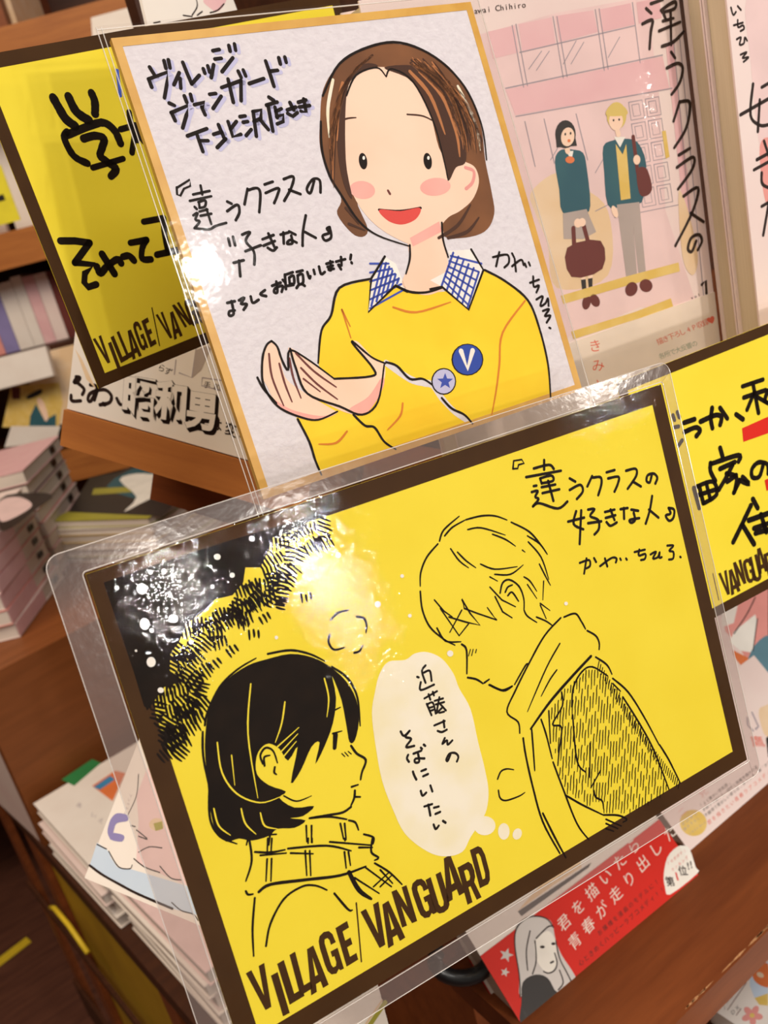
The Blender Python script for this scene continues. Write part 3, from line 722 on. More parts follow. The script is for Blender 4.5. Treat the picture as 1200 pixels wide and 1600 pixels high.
# ------------------------------------------------------------------ left and right yellow cards
lc = pop_card('yellow shop card with thick brush writing, half behind the white board', (0.0886, 0.3173, 1.2064), (0.9935, 0.1033, 0.0487), (-0.0457, -0.0314, 0.9985), .148, .105, .0041)
A = Art(lc); A.T(80, 130, 4.85); A.z = 2
A.line('15 110 60 190 110 270 180 325;130 100 190 215 285 282', 50, INK)
A.line('305 75 330 140 332 230', 47, INK)
A.line('120 370 100 420 170 550 275 608', 40, INK)
A.line('115 395 300 320 400 300 480 360 525 455;245 420 330 398 400 420 385 490 372 550 430 600 492 650 452 705', 43, INK)
A.line('315 640 545 572', 32, INK)
A.line('590 220 605 300 650 430;525 350 640 318;630 400 612 525;640 340 700 440', 34, INK)
A.line('70 1195 180 1195 290 1210;290 1210 180 1360;180 1360 320 1375 255 1440 250 1510 280 1545 340 1525', 38, INK, sm=False)
A.line('345 1390 375 1440 420 1390 500 1335 530 1365;385 1295 480 1445', 40, INK)
A.line('545 1315 590 1308 628 1345', 38, INK); A.line('600 1210 722 1188;720 1190 690 1250 690 1330 755 1335', 36, INK)
A.line('700 1050 850 1022;850 1022 860 1150 885 1275;800 1300 960 1265', 36, INK)
A.line('985 1005 1040 1080;960 1120 1060 1060', 34, INK)
A.flush('brush_writing')
A.T(140, 440, 6.316); A.z = 2
L('V', 150, 822, 232, 782, 30, 568); L('I', 275, 866, 307, 850, 180, 608); L('L', 310, 805, 380, 765, 205, 550); L('L', 375, 765, 430, 735, 265, 500)
L('A', 425, 772, 515, 730, 345, 500); L('G', 510, 690, 580, 650, 415, 420); L('E', 600, 650, 662, 612, 510, 390)
A.line('615 260 690 632', 9, BRN)
L('V', 770, 575, 840, 540, 650, 330); L('A', 835, 575, 918, 532, 765, 320); L('N', 940, 455, 1010, 420, 812, 235); L('G', 1010, 450, 1080, 410, 920, 195)
L('U', 1100, 425, 1170, 390, 1010, 190)
A.flush('shop_lettering')
rc = pop_card('yellow shop card with red underlines, right behind the big laminated card', (0.2342, 0.2130, 1.0649), (0.9911, -0.133, -0.0041), (0.0196, 0.1158, 0.9931), .1406, .09975, .0040)
A = Art(rc); A.T(1000, 560, 4); A.z = 2
A.fill('637 437 820 355 822 460 645 522', REDBAR, sm=False); A.fill('778 762 850 725 850 805 790 828', REDBAR, sm=False)
A.z = 3
A.line('232 335 245 368;205 355 215 385;215 430 240 425;240 545 262 512', 20, INK)
A.line('275 402 340 380;278 460 345 432 375 450 352 485;378 395 470 355 508 368 500 415;450 310 442 380 452 435;500 310 545 375;600 350 642 380', 24, INK)
A.line('640 175 768 132;648 245 785 198;705 155 740 340;712 215 668 322;730 240 790 275;800 200 780 262 812 285', 22, INK)
A.line('500 560 515 612;440 655 440 705 470 765;440 660 615 605 615 645;500 690 592 648;578 665 540 740 492 820;540 720 602 742 590 835;545 770 600 730;622 765 585 840;620 760 680 785 640 740', 24, INK)
A.line('355 800 455 770 478 850 400 905;370 800 395 905;360 855 470 820;415 785 440 885;335 810 370 935', 22, INK)
A.line('770 660 745 738 702 742 700 690 740 650 795 662 800 720', 22, INK)
A.line('692 920 645 1020 582 1148;640 1040 712 1160;705 880 735 935;680 1012 810 965;712 1062 800 1032;755 975 790 1085;722 1092 810 1068', 26, INK)
A.flush('brush_writing')
A.z = 2
L('V', 528, 1488, 580, 1464, 488, 1345); L('A', 570, 1482, 628, 1452, 535, 1335); L('N', 614, 1428, 665, 1404, 580, 1278); L('G', 672, 1412, 726, 1386, 635, 1268); L('U', 715, 1402, 765, 1378, 680, 1245); L('A', 742, 1354, 800, 1326, 712, 1200); L('R', 800, 1360, 850, 1335, 770, 1225)
A.line('455 1345 492 1510', 5, BRN)
A.flush('shop_lettering')
# ------------------------------------------------------------------ face-out comics on the upper shelf
MO = (0.2036, 0.2797, ZU); MX = Vector((0.9848, -0.1727, 0)).normalized(); MY = Vector((0.0, 0.0, 1.0)); MN = MX.cross(MY)
MWD, MHT, MTH = .1344, .1911, .0165
mg = book('pale pink comic with two small standing figures on its cover', frame_matrix(MO, MX, MY), MWD, MHT, MTH, COVP)
A = Art(mg)
A.T(820, 60, 3.6375); A.z = 1
# pale school front: stripes and window lines
A.T(0, 0, 1)
A.fill('745 55 870 20 1010 -5 1030 150 1040 330 1090 480 1000 480 880 530 830 330 770 120', PNK2, sm=False)
A.fill('870 270 905 290 950 330 950 430 870 450 855 380 835 330 830 300', TANW)
A.z = 2
A.fill('810 38 862 27 868 68 816 80', PNK1, sm=False); A.fill('868 25 927 16 934 50 874 66', PNK1, sm=False); A.fill('935 15 985 5 992 38 940 50', PNK1, sm=False); A.fill('994 4 1030 -4 1034 28 998 37', PNK1, sm=False); A.fill('760 50 804 40 810 82 770 92', PNK1, sm=False)
A.fill('790 140 1035 88 1046 138 805 180', PNK1, sm=False)
A.fill('1040 70 1052 68 1080 330 1068 335', PNK1, sm=False)
A.z = 3
A.line('806 38 824 134;864 26 880 122;870 26 886 120;930 15 944 110;936 14 950 108;988 4 1000 98;800 40 818 136;790 138 1035 86;806 182 1050 138;812 82 992 40;820 190 836 260;850 186 866 255;900 178 918 250;960 168 966 205;1052 62 1085 420;1062 60 1100 470', 1.3, GRYL)
A.line('826 108 846 80;838 110 858 80;880 100 900 64;892 100 912 66;950 90 968 58;860 250 890 200;930 330 990 300;960 340 1060 320;930 270 950 235', 1.0, GRYL)
for r_ in range(5):
    for c_ in range(2):
        x0, y0 = 982 + c_ * 26 + r_ * 4.5, 160 + r_ * 34 - c_ * 5
        A.line([[x0, y0, x0 + 21, y0 - 4, x0 + 25, y0 + 24, x0 + 4, y0 + 28, x0, y0]], 1.1, GRYL, sm=False)
        A.line([[x0 + 5, y0 + 4, x0 + 16, y0 + 2, x0 + 19, y0 + 20, x0 + 8, y0 + 22, x0 + 5, y0 + 4]], 0.9, GRYL, sm=False)
A.fill('876 462 978 432 1060 410 1062 424 980 446 880 475', OCHR, sm=False); A.fill('892 518 990 488 1048 466 1052 480 990 500 896 530', OCHR, sm=False)
A.fill('1034 205 1040 204 1046 245 1040 248', OCHR, sm=False); A.fill('1060 300 1075 330 1090 400 1082 430 1066 400', TANW)
A.flush('cover_scenery')
A.T(820, 60, 3.6375); A.z = 3
A.fill('195 640 235 630 270 632 330 650 352 740 372 950 330 1000 215 990 195 860 170 700', TEAL, k=3)
A.fill('215 995 350 970 405 1100 330 1140 220 1140', GREYT, sm=False)
A.fill('445 615 500 580 560 570 640 590 690 720 665 930 540 960 470 945 450 760', TEAL, k=3)
A.fill('522 945 650 930 690 1360 650 1380 615 1060 640 1370 580 1385', GREYT, sm=False)
A.fill('318 1370 345 1365 352 1460 330 1470', PBLK, sm=False); A.fill('358 1365 384 1360 384 1450 366 1460', PBLK, sm=False)
A.fill('310 1345 340 1340 345 1368 320 1372', SKIN, sm=False); A.fill('358 1340 384 1335 386 1360 360 1366', SKIN, sm=False)
A.ell(350, 1500, 24, 42, MARN, 10); A.ell(398, 1490, 26, 38, MARN, -25); A.ell(605, 1425, 34, 42, MARN, 25); A.ell(688, 1405, 36, 38, MARN, -40)
A.z = 4
A.fill('240 1190 430 1150 440 1310 265 1355', MARN, k=3)
A.line('280 1180 275 1080;360 1160 335 1070', 20, MARN)
A.fill('515 600 555 660 575 600 600 910 545 920', OCHR, sm=False)
A.fill('230 640 265 690 275 640', SNOW, sm=False); A.fill('505 560 540 620 570 560', SNOW, sm=False)
A.line('545 585 552 690', 14, TEAL); A.line('615 560 640 760', 18, MARN)
A.fill('635 750 690 740 722 850 690 895 650 880', MARN)
A.z = 5
A.ell(255, 690, 26, 20, PORG)
A.ell(300, 1050, 22, 26, SKIN); A.ell(325, 1045, 20, 24, SKIN); A.ell(635, 690, 20, 28, SKIN); A.ell(510, 985, 16, 36, SKIN, -20)
A.ell(230, 545, 58, 80, PBLK); A.fill('175 560 285 560 295 610 180 620', PBLK, sm=False)
A.ell(520, 440, 56, 78, BLND)
A.z = 6
A.ell(242, 560, 38, 54, SKIN, 8); A.ell(516, 470, 40, 54, SKIN); A.fill('464 440 575 435 570 395 520 370 475 390', BLND)
A.line('236 612 242 640', 24, SKIN); A.line('522 515 530 545', 24, SKIN); A.z = 7
A.ell(228, 545, 5, 8, PBLK); A.ell(258, 540, 5, 8, PBLK); A.ell(502, 466, 5, 7, PBLK); A.ell(534, 462, 5, 7, PBLK)
A.ell(249, 582, 9, 9, PORG); A.line('510 498 520 498', 4, MARN)
A.flush('cover_figures')
A.T(980, 0, 3.3333); A.z = 6
A.line('122 20 185 -2;175 55 215 25 250 10 245 45 180 65;185 110 240 95;190 75 200 100;165 162 275 115;225 60 228 235;180 242 240 218 293 165;98 45 125 70;78 125 130 105 122 165 115 255', 13, TXK, .2)
A.line('228 272 248 302;205 355 262 330 288 355 272 430 230 492;272 530 240 632;278 530 322 530 322 600 300 680 244 770;268 808 326 772;258 872 342 818 338 880 264 985;292 1022 368 978 340 1100 250 1280;330 1110 397 1155;358 1255 335 1310 315 1295 332 1240 372 1222 388 1255 366 1302', 13, TXK, .15)
A.line('388 1482 408 1462 412 1530', 12, TXK, sm=False); A.txt('vol', (335, 1550), (372, 1535), 22, TXK)
A.T(0, 0, 1)
A.txt('by Kawai Chihiro', (716, 20), (818, 7), 13, TXK, wid=.9)
A.flush('title_lettering')
ob = MB().box((-.0002, -.0002, .00002), (MWD + .0002, .0570, .0003), OBIC).build('obi_band', mg)
A = Art(mg, .0003); A.z = 1
A.txt('描き下ろし4P収録♥', (1031, 533), (1111, 500), 11, TXR)
A.txt('各所で大反響の', (1034, 556), (1085, 537), 10, TXG)
A.vtxt('きみと', (930, 540), (939, 601), 21, TXR)
A.txt('〃', (963, 584), (963, 584), 8, TXK)
A.flush('obi_lettering', ob)
film(mg, [(-.0003, -.0003), (MWD + .0003, -.0003), (MWD + .0003, MHT + .0003), (-.0003, MHT + .0003)], .0010, .0012, WRAP, 'shrink_wrap')

# three copies stacked face-out further right; only the front cover shows
FP = Vector(MO) + MN * .0235
r_ = ray(1160, 240); PT = CAM + r_ * ((FP - CAM).dot(MN) / r_.dot(MN))
RO = FP + MX * (PT - FP).dot(MX); RO.z = ZU
rlab = ['front comic of the face-out pair at the upper right, black writing on pink', 'rear comic of the face-out pair at the upper right, only darker page edges showing']
for k in range(2):
    b = book(rlab[k], frame_matrix(RO - MN * (.0126 * k), MX, MY), MWD, MHT, (.0122, .0092)[k], COVP, PAGE, group='face-out comics stacked on the upper shelf')
    if k == 0: rb = b
A = Art(rb); A.T(980, 0, 3.3333); A.z = 1
A.fill('620 0 760 -20 790 400 800 750 700 800 640 300', PNK2); A.fill('690 760 760 740 780 1000 720 1050', PCOR); A.z = 2
A.line('540 40 552 78 566 62;575 32 592 52;555 132 602 118;575 105 578 142 602 132 608 150 590 162;570 205 592 195 585 232 607 226 612 195 624 212;590 285 622 272 600 302 632 298 606 322', 8, TXK)
A.line('655 438 642 600 690 652 735 650;590 598 740 512;690 520 680 685;700 455 760 420', 13, TXK); A.line('675 832 760 785;660 885 760 830;712 735 760 880;700 900 705 960 760 985;700 1075 760 1040;740 1040 708 1225', 13, TXK)
A.flush('title_lettering')

# ------------------------------------------------------------------ leaning comics on the lower shelf
RO_ = Vector((0.1687, 0.2849, ZL)); RXv = Vector((0.9992, -0.0389, 0)); RYv = Vector((0.0276, 0.6762, 0.7362))
rd = book('comic in a red paper band leaning on the lower shelf, below the large yellow card', frame_matrix(RO_, RXv, RYv), .128, .170, .017, COVW, PAGEW)
ob = MB().box((-.0002, -.0002, .00002), (.1282, .0335, .0003), RED).box((-.0002, -.0002, -.0174), (-.0004, .0335, -.0160), RED).build('obi_band', rd)
A = Art(rd, .0003); A.T(740, 1240, 2.6087); A.z = 1
A.txt('君を描いたら', (368, 525), (652, 213), 60, TXW, (-33, -52)); A.txt('青春が走り出した', (412, 600), (800, 158), 60, TXW, (-33, -52)); 
A.txt('お嬢様を漫画のモデルに！', (515, 565), (745, 360), 22, TXK, (-12, -20)); A.txt('心ときめくハッピーラブコメディ!!', (438, 688), (768, 390), 24, TXK, (-13, -22))
A.fill('775 330 790 260 825 220 855 212 880 225 905 300 912 325 800 412 780 380', SNOW, k=3)
A.z = 2
A.txt('「マガポケ」', (795, 285), (858, 232), 15, REDBAR, (-6, -14)); A.txt('ランキング', (812, 310), (868, 262), 15, REDBAR, (-6, -14))
A.txt('第', (800, 358), (800, 358), 44, TXK, (-12, -42), .02, .85); A.txt('1', (828, 336), (828, 336), 46, REDBAR, (-12, -44), .03, .9); A.txt('位', (852, 314), (852, 314), 44, TXK, (-12, -42), .02, .85); A.txt('!!', (874, 294), (886, 288), 40, TXK, (-8, -40), .02)
A.flush('obi_lettering', ob)
# plain long-haired figure and two stars
A.z = 1
for cx, cy, R in ((133, 658, 30), (128, 728, 20)):
    st = []
    for k in range(10):
        a = -pi / 2 + .3 + k * pi / 5; rr = R if k % 2 == 0 else R * .42; st += [cx + rr * cos(a), cy + rr * sin(a)]
    A.fill(st, HAIRG, sm=False)
A.fill('190 520 240 502 290 505 320 530 335 600 360 660 400 720 422 765 395 770 370 800 345 820 250 780 190 830 185 740 168 620 170 560', HAIRG, k=3)
A.z = 2
A.fill('250 600 300 560 330 590 338 650 335 700 310 728 280 715 255 670', SNOW); 
A.fill('200 770 250 738 300 750 330 800 352 835 250 930 190 935 195 850', PBLK, k=3)
A.z = 3
A.line('190 830 186 740 168 620 175 550 215 508 260 500 300 512 325 545;255 590 300 545 320 540;250 600 255 680 240 735;335 600 350 670 380 730 400 770;330 650 340 690 330 720 305 732 285 725;230 560 215 640 220 720;345 800 365 770 350 720', 4, TXK)
A.ell(280, 625, 10, 6, TXK); A.ell(325, 612, 9, 6, TXK); A.line('314 690 325 684', 5, TXK)
A.flush('obi_figure_drawing', ob)
A = Art(rd); A.T(740, 1240, 2.6087); A.z = 1
A.fill('180 480 480 280 470 300 195 500', PBLK, sm=False); A.fill('180 478 330 370 440 300 430 250 300 340', TANW, sm=False)
A.flush('cover_print')
film(rd, [(-.0003, -.0003), (.1283, -.0003), (.1283, .1703), (-.0003, .1703)], .0010, .0012, WRAPR, 'shrink_wrap')
p0, p1 = at_z(1112, 1299, ZL), at_z(1200, 1223, ZL)
PXv = (p1 - p0).normalized(); PO = p0 - PXv * .020
PYv = Vector((-PXv.y * .60, PXv.x * .60, 0.78)).normalized(); PYv = (RYv - PXv * RYv.dot(PXv)).normalized()
pk = book('comic with a pale pink band and yellow round sticker, leaning beside the red-banded one', frame_matrix(PO, PXv, PYv), .128, .182, .014, COVP, PAGEW)
A = Art(pk); A.z = 1
A.T(800, 800, 3)
A.fill('980 460 1140 390 1200 360 1200 700 1100 690 1040 600 1000 560', PCOR, sm=False); A.fill('1020 610 1040 560 1140 480 1150 520 1130 660 1070 650', SNOW, sm=False)
A.fill('1105 690 1160 600 1230 600 1230 900 1150 860 1110 760', PSLT, k=3); A.fill('1085 720 1110 710 1120 800 1160 880 1100 920 1090 800', PBLK, sm=False)
A.fill('980 470 1060 430 1040 520 985 540', COVW, sm=False)
A.z = 2; A.ell(1150, 740, 30, 34, PVIO); A.fill('1035 650 1060 660 1110 690 1090 730 1050 690', PORG)
A.line('1140 400 1100 480 1040 570;1150 500 1130 650', 4, TXK)
A.flush('cover_print')
OB2 = MB().box((-.0002, -.0002, .00002), (.1282, .062, .0003), COVP).build('obi_band', pk)
A = Art(pk, .0003); A.z = 1; A.T(1000, 1100, 6)
A.ell(500, 1115, 128, 122, OCHR, 30, 28); A.fill('1115 60 1160 20 1260 10 1260 260 1180 300 1130 180', TANW); A.fill('1180 320 1260 260 1260 480 1200 500', PBLK, sm=False)
A.z = 2
A.txt('鷹', (1100, 350), (1100, 350), 130, TXR, (-45, -110)); A.line('1005 130 1010 200 1060 250;1050 80 1110 210 1085 235', 14, GRYL, sm=False)
A.txt('二兄', (395, 1010), (590, 830), 90, TXR, (-50, -60), -.02)
A.txt('「よく暖かい空気感。', (575, 950), (835, 740), 36, TXK, (-17, -32)); A.txt('手探りで知りたい相手と距離を縮める姿。', (600, 990), (1115, 572), 36, TXK, (-17, -32)); A.txt('不器用で愛おしい彼らは、余りにも“春”かな', (620, 1040), (1210, 545), 36, TXK, (-17, -32)); A.txt('君を描きたい青春ラブコメディ', (650, 1105), (1205, 640), 46, TXR, (-22, -40))
A.txt('初回限定', (405, 1120), (520, 1030), 34, GRYL, (-16, -30)); A.txt('描き下ろし', (420, 1170), (545, 1070), 32, GRYL, (-15, -28)); A.txt('イラストカード', (470, 1215), (610, 1110), 28, GRYL, (-13, -24))
A.flush('obi_lettering', OB2)

# ------------------------------------------------------------------ black clip, lower books
clip_c = at_depth(722, 1500, .455)
cr = thing('display_clip', 'black curved plastic clip under the large yellow card beside the red-banded comic', 'clip', Matrix.Translation(clip_c))
rv = Vector((RX.x, RY.x, RZ.x)); uvv = Vector((RX.y, RY.y, RZ.y)); fv = Vector((RX.z, RY.z, RZ.z))
pts = []
for k in range(15):
    a = radians(-205 + k * 14); pts.append(rv * (.0135 * cos(a)) + uvv * (.0095 * sin(a)) + fv * (.002 * k / 14))
MB().tube(pts, .0040, BLKP, 10).build('hook', cr, True)
MB().tube([pts[0], pts[0] + Vector((0, .02, .02)), Vector((0.0, .06, .03))], .004, BLKP, 10).build('arm', cr, True)

def flat_book(label, corner, yaw, w, d, t, cover, pages=PAGEW, spine='right', group=None, name='comic_book', tilt=0.0, art=None):
    """a book lying on its back: corner = near-left top corner of the front cover"""
    ex = Vector((cos(yaw), sin(yaw), 0)); ey = Vector((-sin(yaw), cos(yaw), 0))
    b = book(label, frame_matrix(corner, ex, ey), w, d, t, cover, pages, spine, group, name)
    return b
zb = 0.775
c0 = at_z(1107, 1573, zb)
d1 = at_z(1180, 1495, zb) - c0; yaw = math.atan2(d1.y, d1.x)
kb = flat_book('cream cookbook with a red flower lying below the shelf edge at the lower right', c0 - Vector((sin(-yaw), cos(yaw), 0)) * .19, yaw, .14, .19, .012, COVW, PAGEW, 'left')
A = Art(kb); A.T(1020, 1420, 6.667); A.z = 1
A.fill('1010 600 1110 560 1200 560 1200 900 1060 930 1010 800', PBLU, sm=False); A.fill('1060 930 1200 880 1200 1010 1110 1000', OCHR, sm=False)
A.z = 2
A.fill('1040 660 1060 610 1120 585 1200 580 1210 800 1150 810 1080 770 1045 720', PORG)
for an in range(5):
    a = radians(an * 72 - 60); A.ell(1035 + 62 * cos(a), 1110 + 58 * sin(a), 52, 34, PCOR, math.degrees(a))
A.z = 3; A.ell(1120, 690, 40, 26, TANW, 30); A.ell(1035, 1112, 26, 24, OCHR)
A.txt('ノールブック', (745, 1030), (925, 745), 46, TXK, (-26, -38), -.015); A.txt('DX', (835, 1075), (880, 1030), 62, TXK, (-34, -50), -.01)
A.line('780 1055 975 770;870 1110 920 1040;690 1010 840 770', 5, MARN)
A.flush('cover_print')
flat_book('second cookbook lying directly under the cream cookbook with the red flower', c0 - Vector((sin(-yaw), cos(yaw), 0)) * .19 - Vector((.012, .006, .0125)), yaw, .14, .19, .012, COVW, PAGEW, 'left')
w0 = at_depth(545, 1560, .37)
mgz = book('white magazine with an olive spine line poking out beneath the large yellow card', frame_matrix(at_depth(440, 1680, .345), at_depth(612, 1630, .362) - at_depth(440, 1680, .345), at_depth(590, 1540, .375) - at_depth(612, 1630, .362)), .0455, .045, .006, COVW, PAGEW, name='magazine')
A = Art(mgz); A.z = 1; A.line('568 1616 602 1566', 5, POLV); A.line('561 1616 597 1563', 2, TANW); A.flush('spine_line')
for k in range(2):
    zz_ = .650 - .0165 * k; cc = at_z(708 + 4 * k, 1588, .650)
    flat_book(['upper', 'lower'][k] + ' grey-edged book lying in the dark gap below the red-banded comic', Vector((cc.x, cc.y, zz_)), radians(12 + 2 * k), .12, .05, .0155, TANW, PAGE, 'right')

# ------------------------------------------------------------------ books leaning at the left end of the case
SHO = Vector((0.1033, 0.4299, 1.187)); SHX = (0.4841, -0.7978, -0.3593); SHY = (0.3899, -0.171, 0.9049)
SHM = frame_matrix(SHO, SHX, SHY)
sb = book('white book with heavy black outlined kanji, tilted below the left yellow card', SHM, .108, .088, .012, COVW, PAGEW, 'right')
A = Art(sb); A.T(100, 530, 4); A.z = 2
A.line('75 235 100 240 85 265 62 270 80 240;75 265 125 310 115 345;45 350 50 385 105 385;165 285 205 300 170 385 150 375 170 335 250 315 295 350 285 395 225 410;215 300 190 380;245 400 255 410;330 370 345 400 355 408', 17, TXK)
for ch, cx, cy, sz in (('昭', 470, 360, 210), ('和', 668, 390, 205), ('男', 856, 450, 200)):
    A.z = 2
    for q in range(6): A.char(ch, cx + q * 3, cy - 4 + q * 4, (sz, sz * .16), (sz * .08, -sz * 1.22), TXK, .058)
    A.z = 3; A.char(ch, cx - 2, cy - 7, (sz, sz * .16), (sz * .08, -sz * 1.22), COVW, .041)
A.z = 2
A.txt('は変わ', (955, 530), (1130, 600), 78, TXK, (8, -86), .02)
A.line('720 210 800 240 830 20;700 130 690 220;865 240 1000 260;865 240 860 290 980 320', 5, GRYL, sm=False); A.fill('820 70 900 40 920 60 860 190 805 240', GREYT, sm=False)
A.txt('らず', (612, 180), (652, 200), 52, TXK); A.txt('手和', (895, 285), (955, 300), 46, TXK); A.fill('70 60 110 120 200 310 140 250', TANW, sm=False)
A.flush('cover_print')
# sloping ledge that carries it, fixed to the case
lm = MB()
lm.box((-.001, -.0175, -.060), (.125, -.0006, .001), WOODL).box((.012, -.05, -.075), (.125, -.018, -.058), WOOD)
o_ = lm.build('side_ledge', None); o_.matrix_world = Matrix.Translation(-BO) @ SHM; o_.parent = bc
BRX = Vector((0.346, -0.9382, 0.0)); BRY = Vector((0.7395, 0.2727, 0.6155))
br = book('pale picture book with a blue curve and violet arc at the lower left', frame_matrix((0.0269, 0.3743, 1.0023), BRX, BRY), .128, .15, .006, COVW, PAGEW, 'right', name='picture_book')
A = Art(br); A.T(0, 1200, 3); A.z = 1
A.fill('420 458 490 505 560 545 650 590 740 630 810 660 930 690 940 640 900 560 700 500 600 470 540 440 500 380 455 350', PBLU, sm=False)
A.fill('640 130 690 0 720 0 900 500 900 560 760 500 640 440 640 420 650 250', PNK2, sm=False)
A.z = 2
A.fill('505 370 560 360 620 400 640 440 610 475 550 465 520 420', COVW, sm=False); A.ell(735, 265, 35, 30, TANW)
A.z = 3
A.line('420 456 480 500 560 545 650 592 810 660', 8, TXK); A.line('805 630 850 668 905 685 930 715;455 358 500 380;510 390 545 450 570 470 610 472 620 455;628 425 680 465 750 490;750 460 800 515 850 525;650 395 700 370 760 375;615 270 635 275;650 320 690 335;640 290 690 330;600 220 640 130 650 30', 4, TXK)
A.fill('505 290 520 240 550 212 600 222 598 248 560 255 540 270 525 330 510 320', PVIO, k=3); A.fill('520 305 580 315 572 345 518 335', PVIO, k=3)
A.txt('アンドルユ', (612, 130), (590, 210), 16, GRYL, (14, 4)); A.fill('720 260 760 250 765 285 730 295', POLV, sm=False)
A.flush('cover_print')
o_ = MB().box((.03, .02, -.03), (.11, .05, -.0065), WOODD).build('lower_ledge'); o_.matrix_world = Matrix.Translation(-BO) @ frame_matrix((0.0269, 0.3743, 1.0023), BRX, BRY); o_.parent = bc

# ------------------------------------------------------------------ low table with flat stacks
ZT = 0.655
TM = Matrix.Translation((0.050, 0.98, 0)) @ Matrix.Rotation(radians(5), 4, 'Z')
tb = thing('low_display_table', 'low wooden display table with yellow-wrapped side at the left', 'table', TM)
def tpart(name, a, b, m): return MB().box(a, b, m).build(name, tb)
tpart('table_top', (-.004, -.64, ZT - .02), (.040, .25, ZT), WOODD); tpart('table_top', (.0405, -.46, ZT - .02), (.60, .25, ZT), WOODD)
tpart('side_panel', (.004, -.64, .30), (.014, .10, ZT - .0205), YWRP)
for y in (-.64, -.30, .065, .215): tpart('leg', (-.004, y, 0), (.0035, y + .035, ZT - .0205), WOOD)
for z in (.23, .47): tpart('rail', (-.009, -.64, z), (-.0045, .25, z + (.07 if z < .3 else .012)), WOODD)
cable = MB().tube([(-.012, .10, .525), (-.013, .06, .548), (-.013, .01, .552), (-.012, -.03, .535)], .003, TAPE, 8).build('yellow_strap', tb, True)
KM = Matrix.Translation((0.048, 0.992, ZT)) @ Matrix.Rotation(radians(8), 4, 'Z')
cr8 = thing('wooden_crate', 'plain brown wooden crate standing on the low table, carrying the comic stacks', 'crate', KM)
ZC = 0.868; HC = ZC - ZT
def cpart(name, a, b, m): return MB().box(a, b, m).build(name, cr8)
cpart('front_board', (0, 0, .0005), (.62, .015, HC), WOODC); cpart('top_board', (0, .0155, HC - .015), (.62, .24, HC), WOODC)
cpart('lit_side_board', (0, .0155, .0005), (.014, .24, HC - .0155), COVP)  # same crate, but the light on this face is put into a pale colour
ORD = ['topmost', 'second from top', 'third from top', 'fourth from top', 'fifth from top', 'sixth from top', 'seventh from top', 'lowest']
def stack(base, zbase, yaw, w, d, ths, covers, what, group, jit=.003, spine='right', pages=PAGEW, tops=None):
    n = len(ths); z = zbase; out = []
    for k in range(n):
        z += ths[k]; i = n - 1 - k
        j = Vector((random.uniform(-jit, jit), random.uniform(-jit, jit), 0))
        od = 'lowest' if k == 0 and n > 1 else ORD[i]
        b = flat_book(od + ' ' + what, Vector((base.x, base.y, z)) + j, yaw + random.uniform(-.02, .02), w, d, ths[k] - .0006, covers[k % len(covers)], pages, spine, group)
        out.append(b)
    return out
# pink comics, near corner (28, 997)
b0 = at_z(30, 997, ZC)
dv = at_z(95, 903, ZC) - b0; ya = math.atan2(dv.y, dv.x)
s1 = stack(b0, ZC, ya, dv.length, .135, [.0185] * 7, [COVP, PCOR, COVP, PNK1, PCOR, COVP, COVP], 'comic in the pink stack on the crate, far left', 'pink comics stacked on the crate', .002, 'none')
for b in s1:
    b['label'] = b['label']
    MB().box((-.0003, -.0006, -.0165), (dv.length * .55, -.0001, -.001), PNK1).build('spine_print', b)
    MB().box((dv.length * .78, -.0006, -.012), (dv.length * .88, -.0001, -.005), PBLK).build('spine_number', b)
A = Art(s1[-1]); A.z = 1; A.T(0, 680, 3); A.fill('0 300 120 270 250 280 180 340 60 430 0 440', PBLK, k=3); A.z = 2; A.fill('0 310 90 290 150 330 60 390 0 400', PNK2); A.flush('cover_print')
b1 = b0 + Vector((cos(ya), sin(ya), 0)) * (dv.length + .014)
s2 = stack(b1, ZC, ya + .02, dv.length * 1.05, .13, [.0185] * 8, [PNK1, COVP, PNK1, COVP, PCOR, COVP, MARN], 'comic in the second pink stack, between crate corner and green magazines', 'pink comics stacked on the crate', .002, 'none')
for b in s2: MB().box((dv.length * .70, -.0006, -.013), (dv.length * .82, -.0001, -.004), PBLK).build('spine_number', b)
# green magazines, front faces from (95, 812) to (250, 812)
zg = at_depth(250, 868, 1.02).z
g0 = at_z(255, 880, ZC); gl = at_z(100, 880, ZC) - g0; gy = math.atan2(gl.y, gl.x) - pi / 2
gb = g0 - Vector((-sin(gy), cos(gy), 0)) * 0
s3 = stack(g0, ZC, gy, .16, gl.length, [.008, .012, .010, .012, .009, .011], [COVW, POLV, COVW, OCHR, COVW, POLV], 'magazine in the yellow-green stack on the crate', 'magazines stacked on the crate', .002, 'none')
A = Art(s3[-1]); A.T(0, 680, 3); A.z = 1
A.fill('320 360 420 200 560 170 700 110 950 130 1000 160 760 380', PBLK, sm=False); A.z = 2; A.fill('500 240 700 130 900 150 920 200 700 300', TEAL, k=3); A.fill('440 250 640 240 640 265 430 280', POLV, sm=False)
A.z = 3; A.fill('560 210 640 180 760 190 870 220 800 270 700 300 580 360 640 290', SNOW, k=3); A.fill('760 250 860 225 880 240 800 280', PCOR)
A.flush('cover_print')
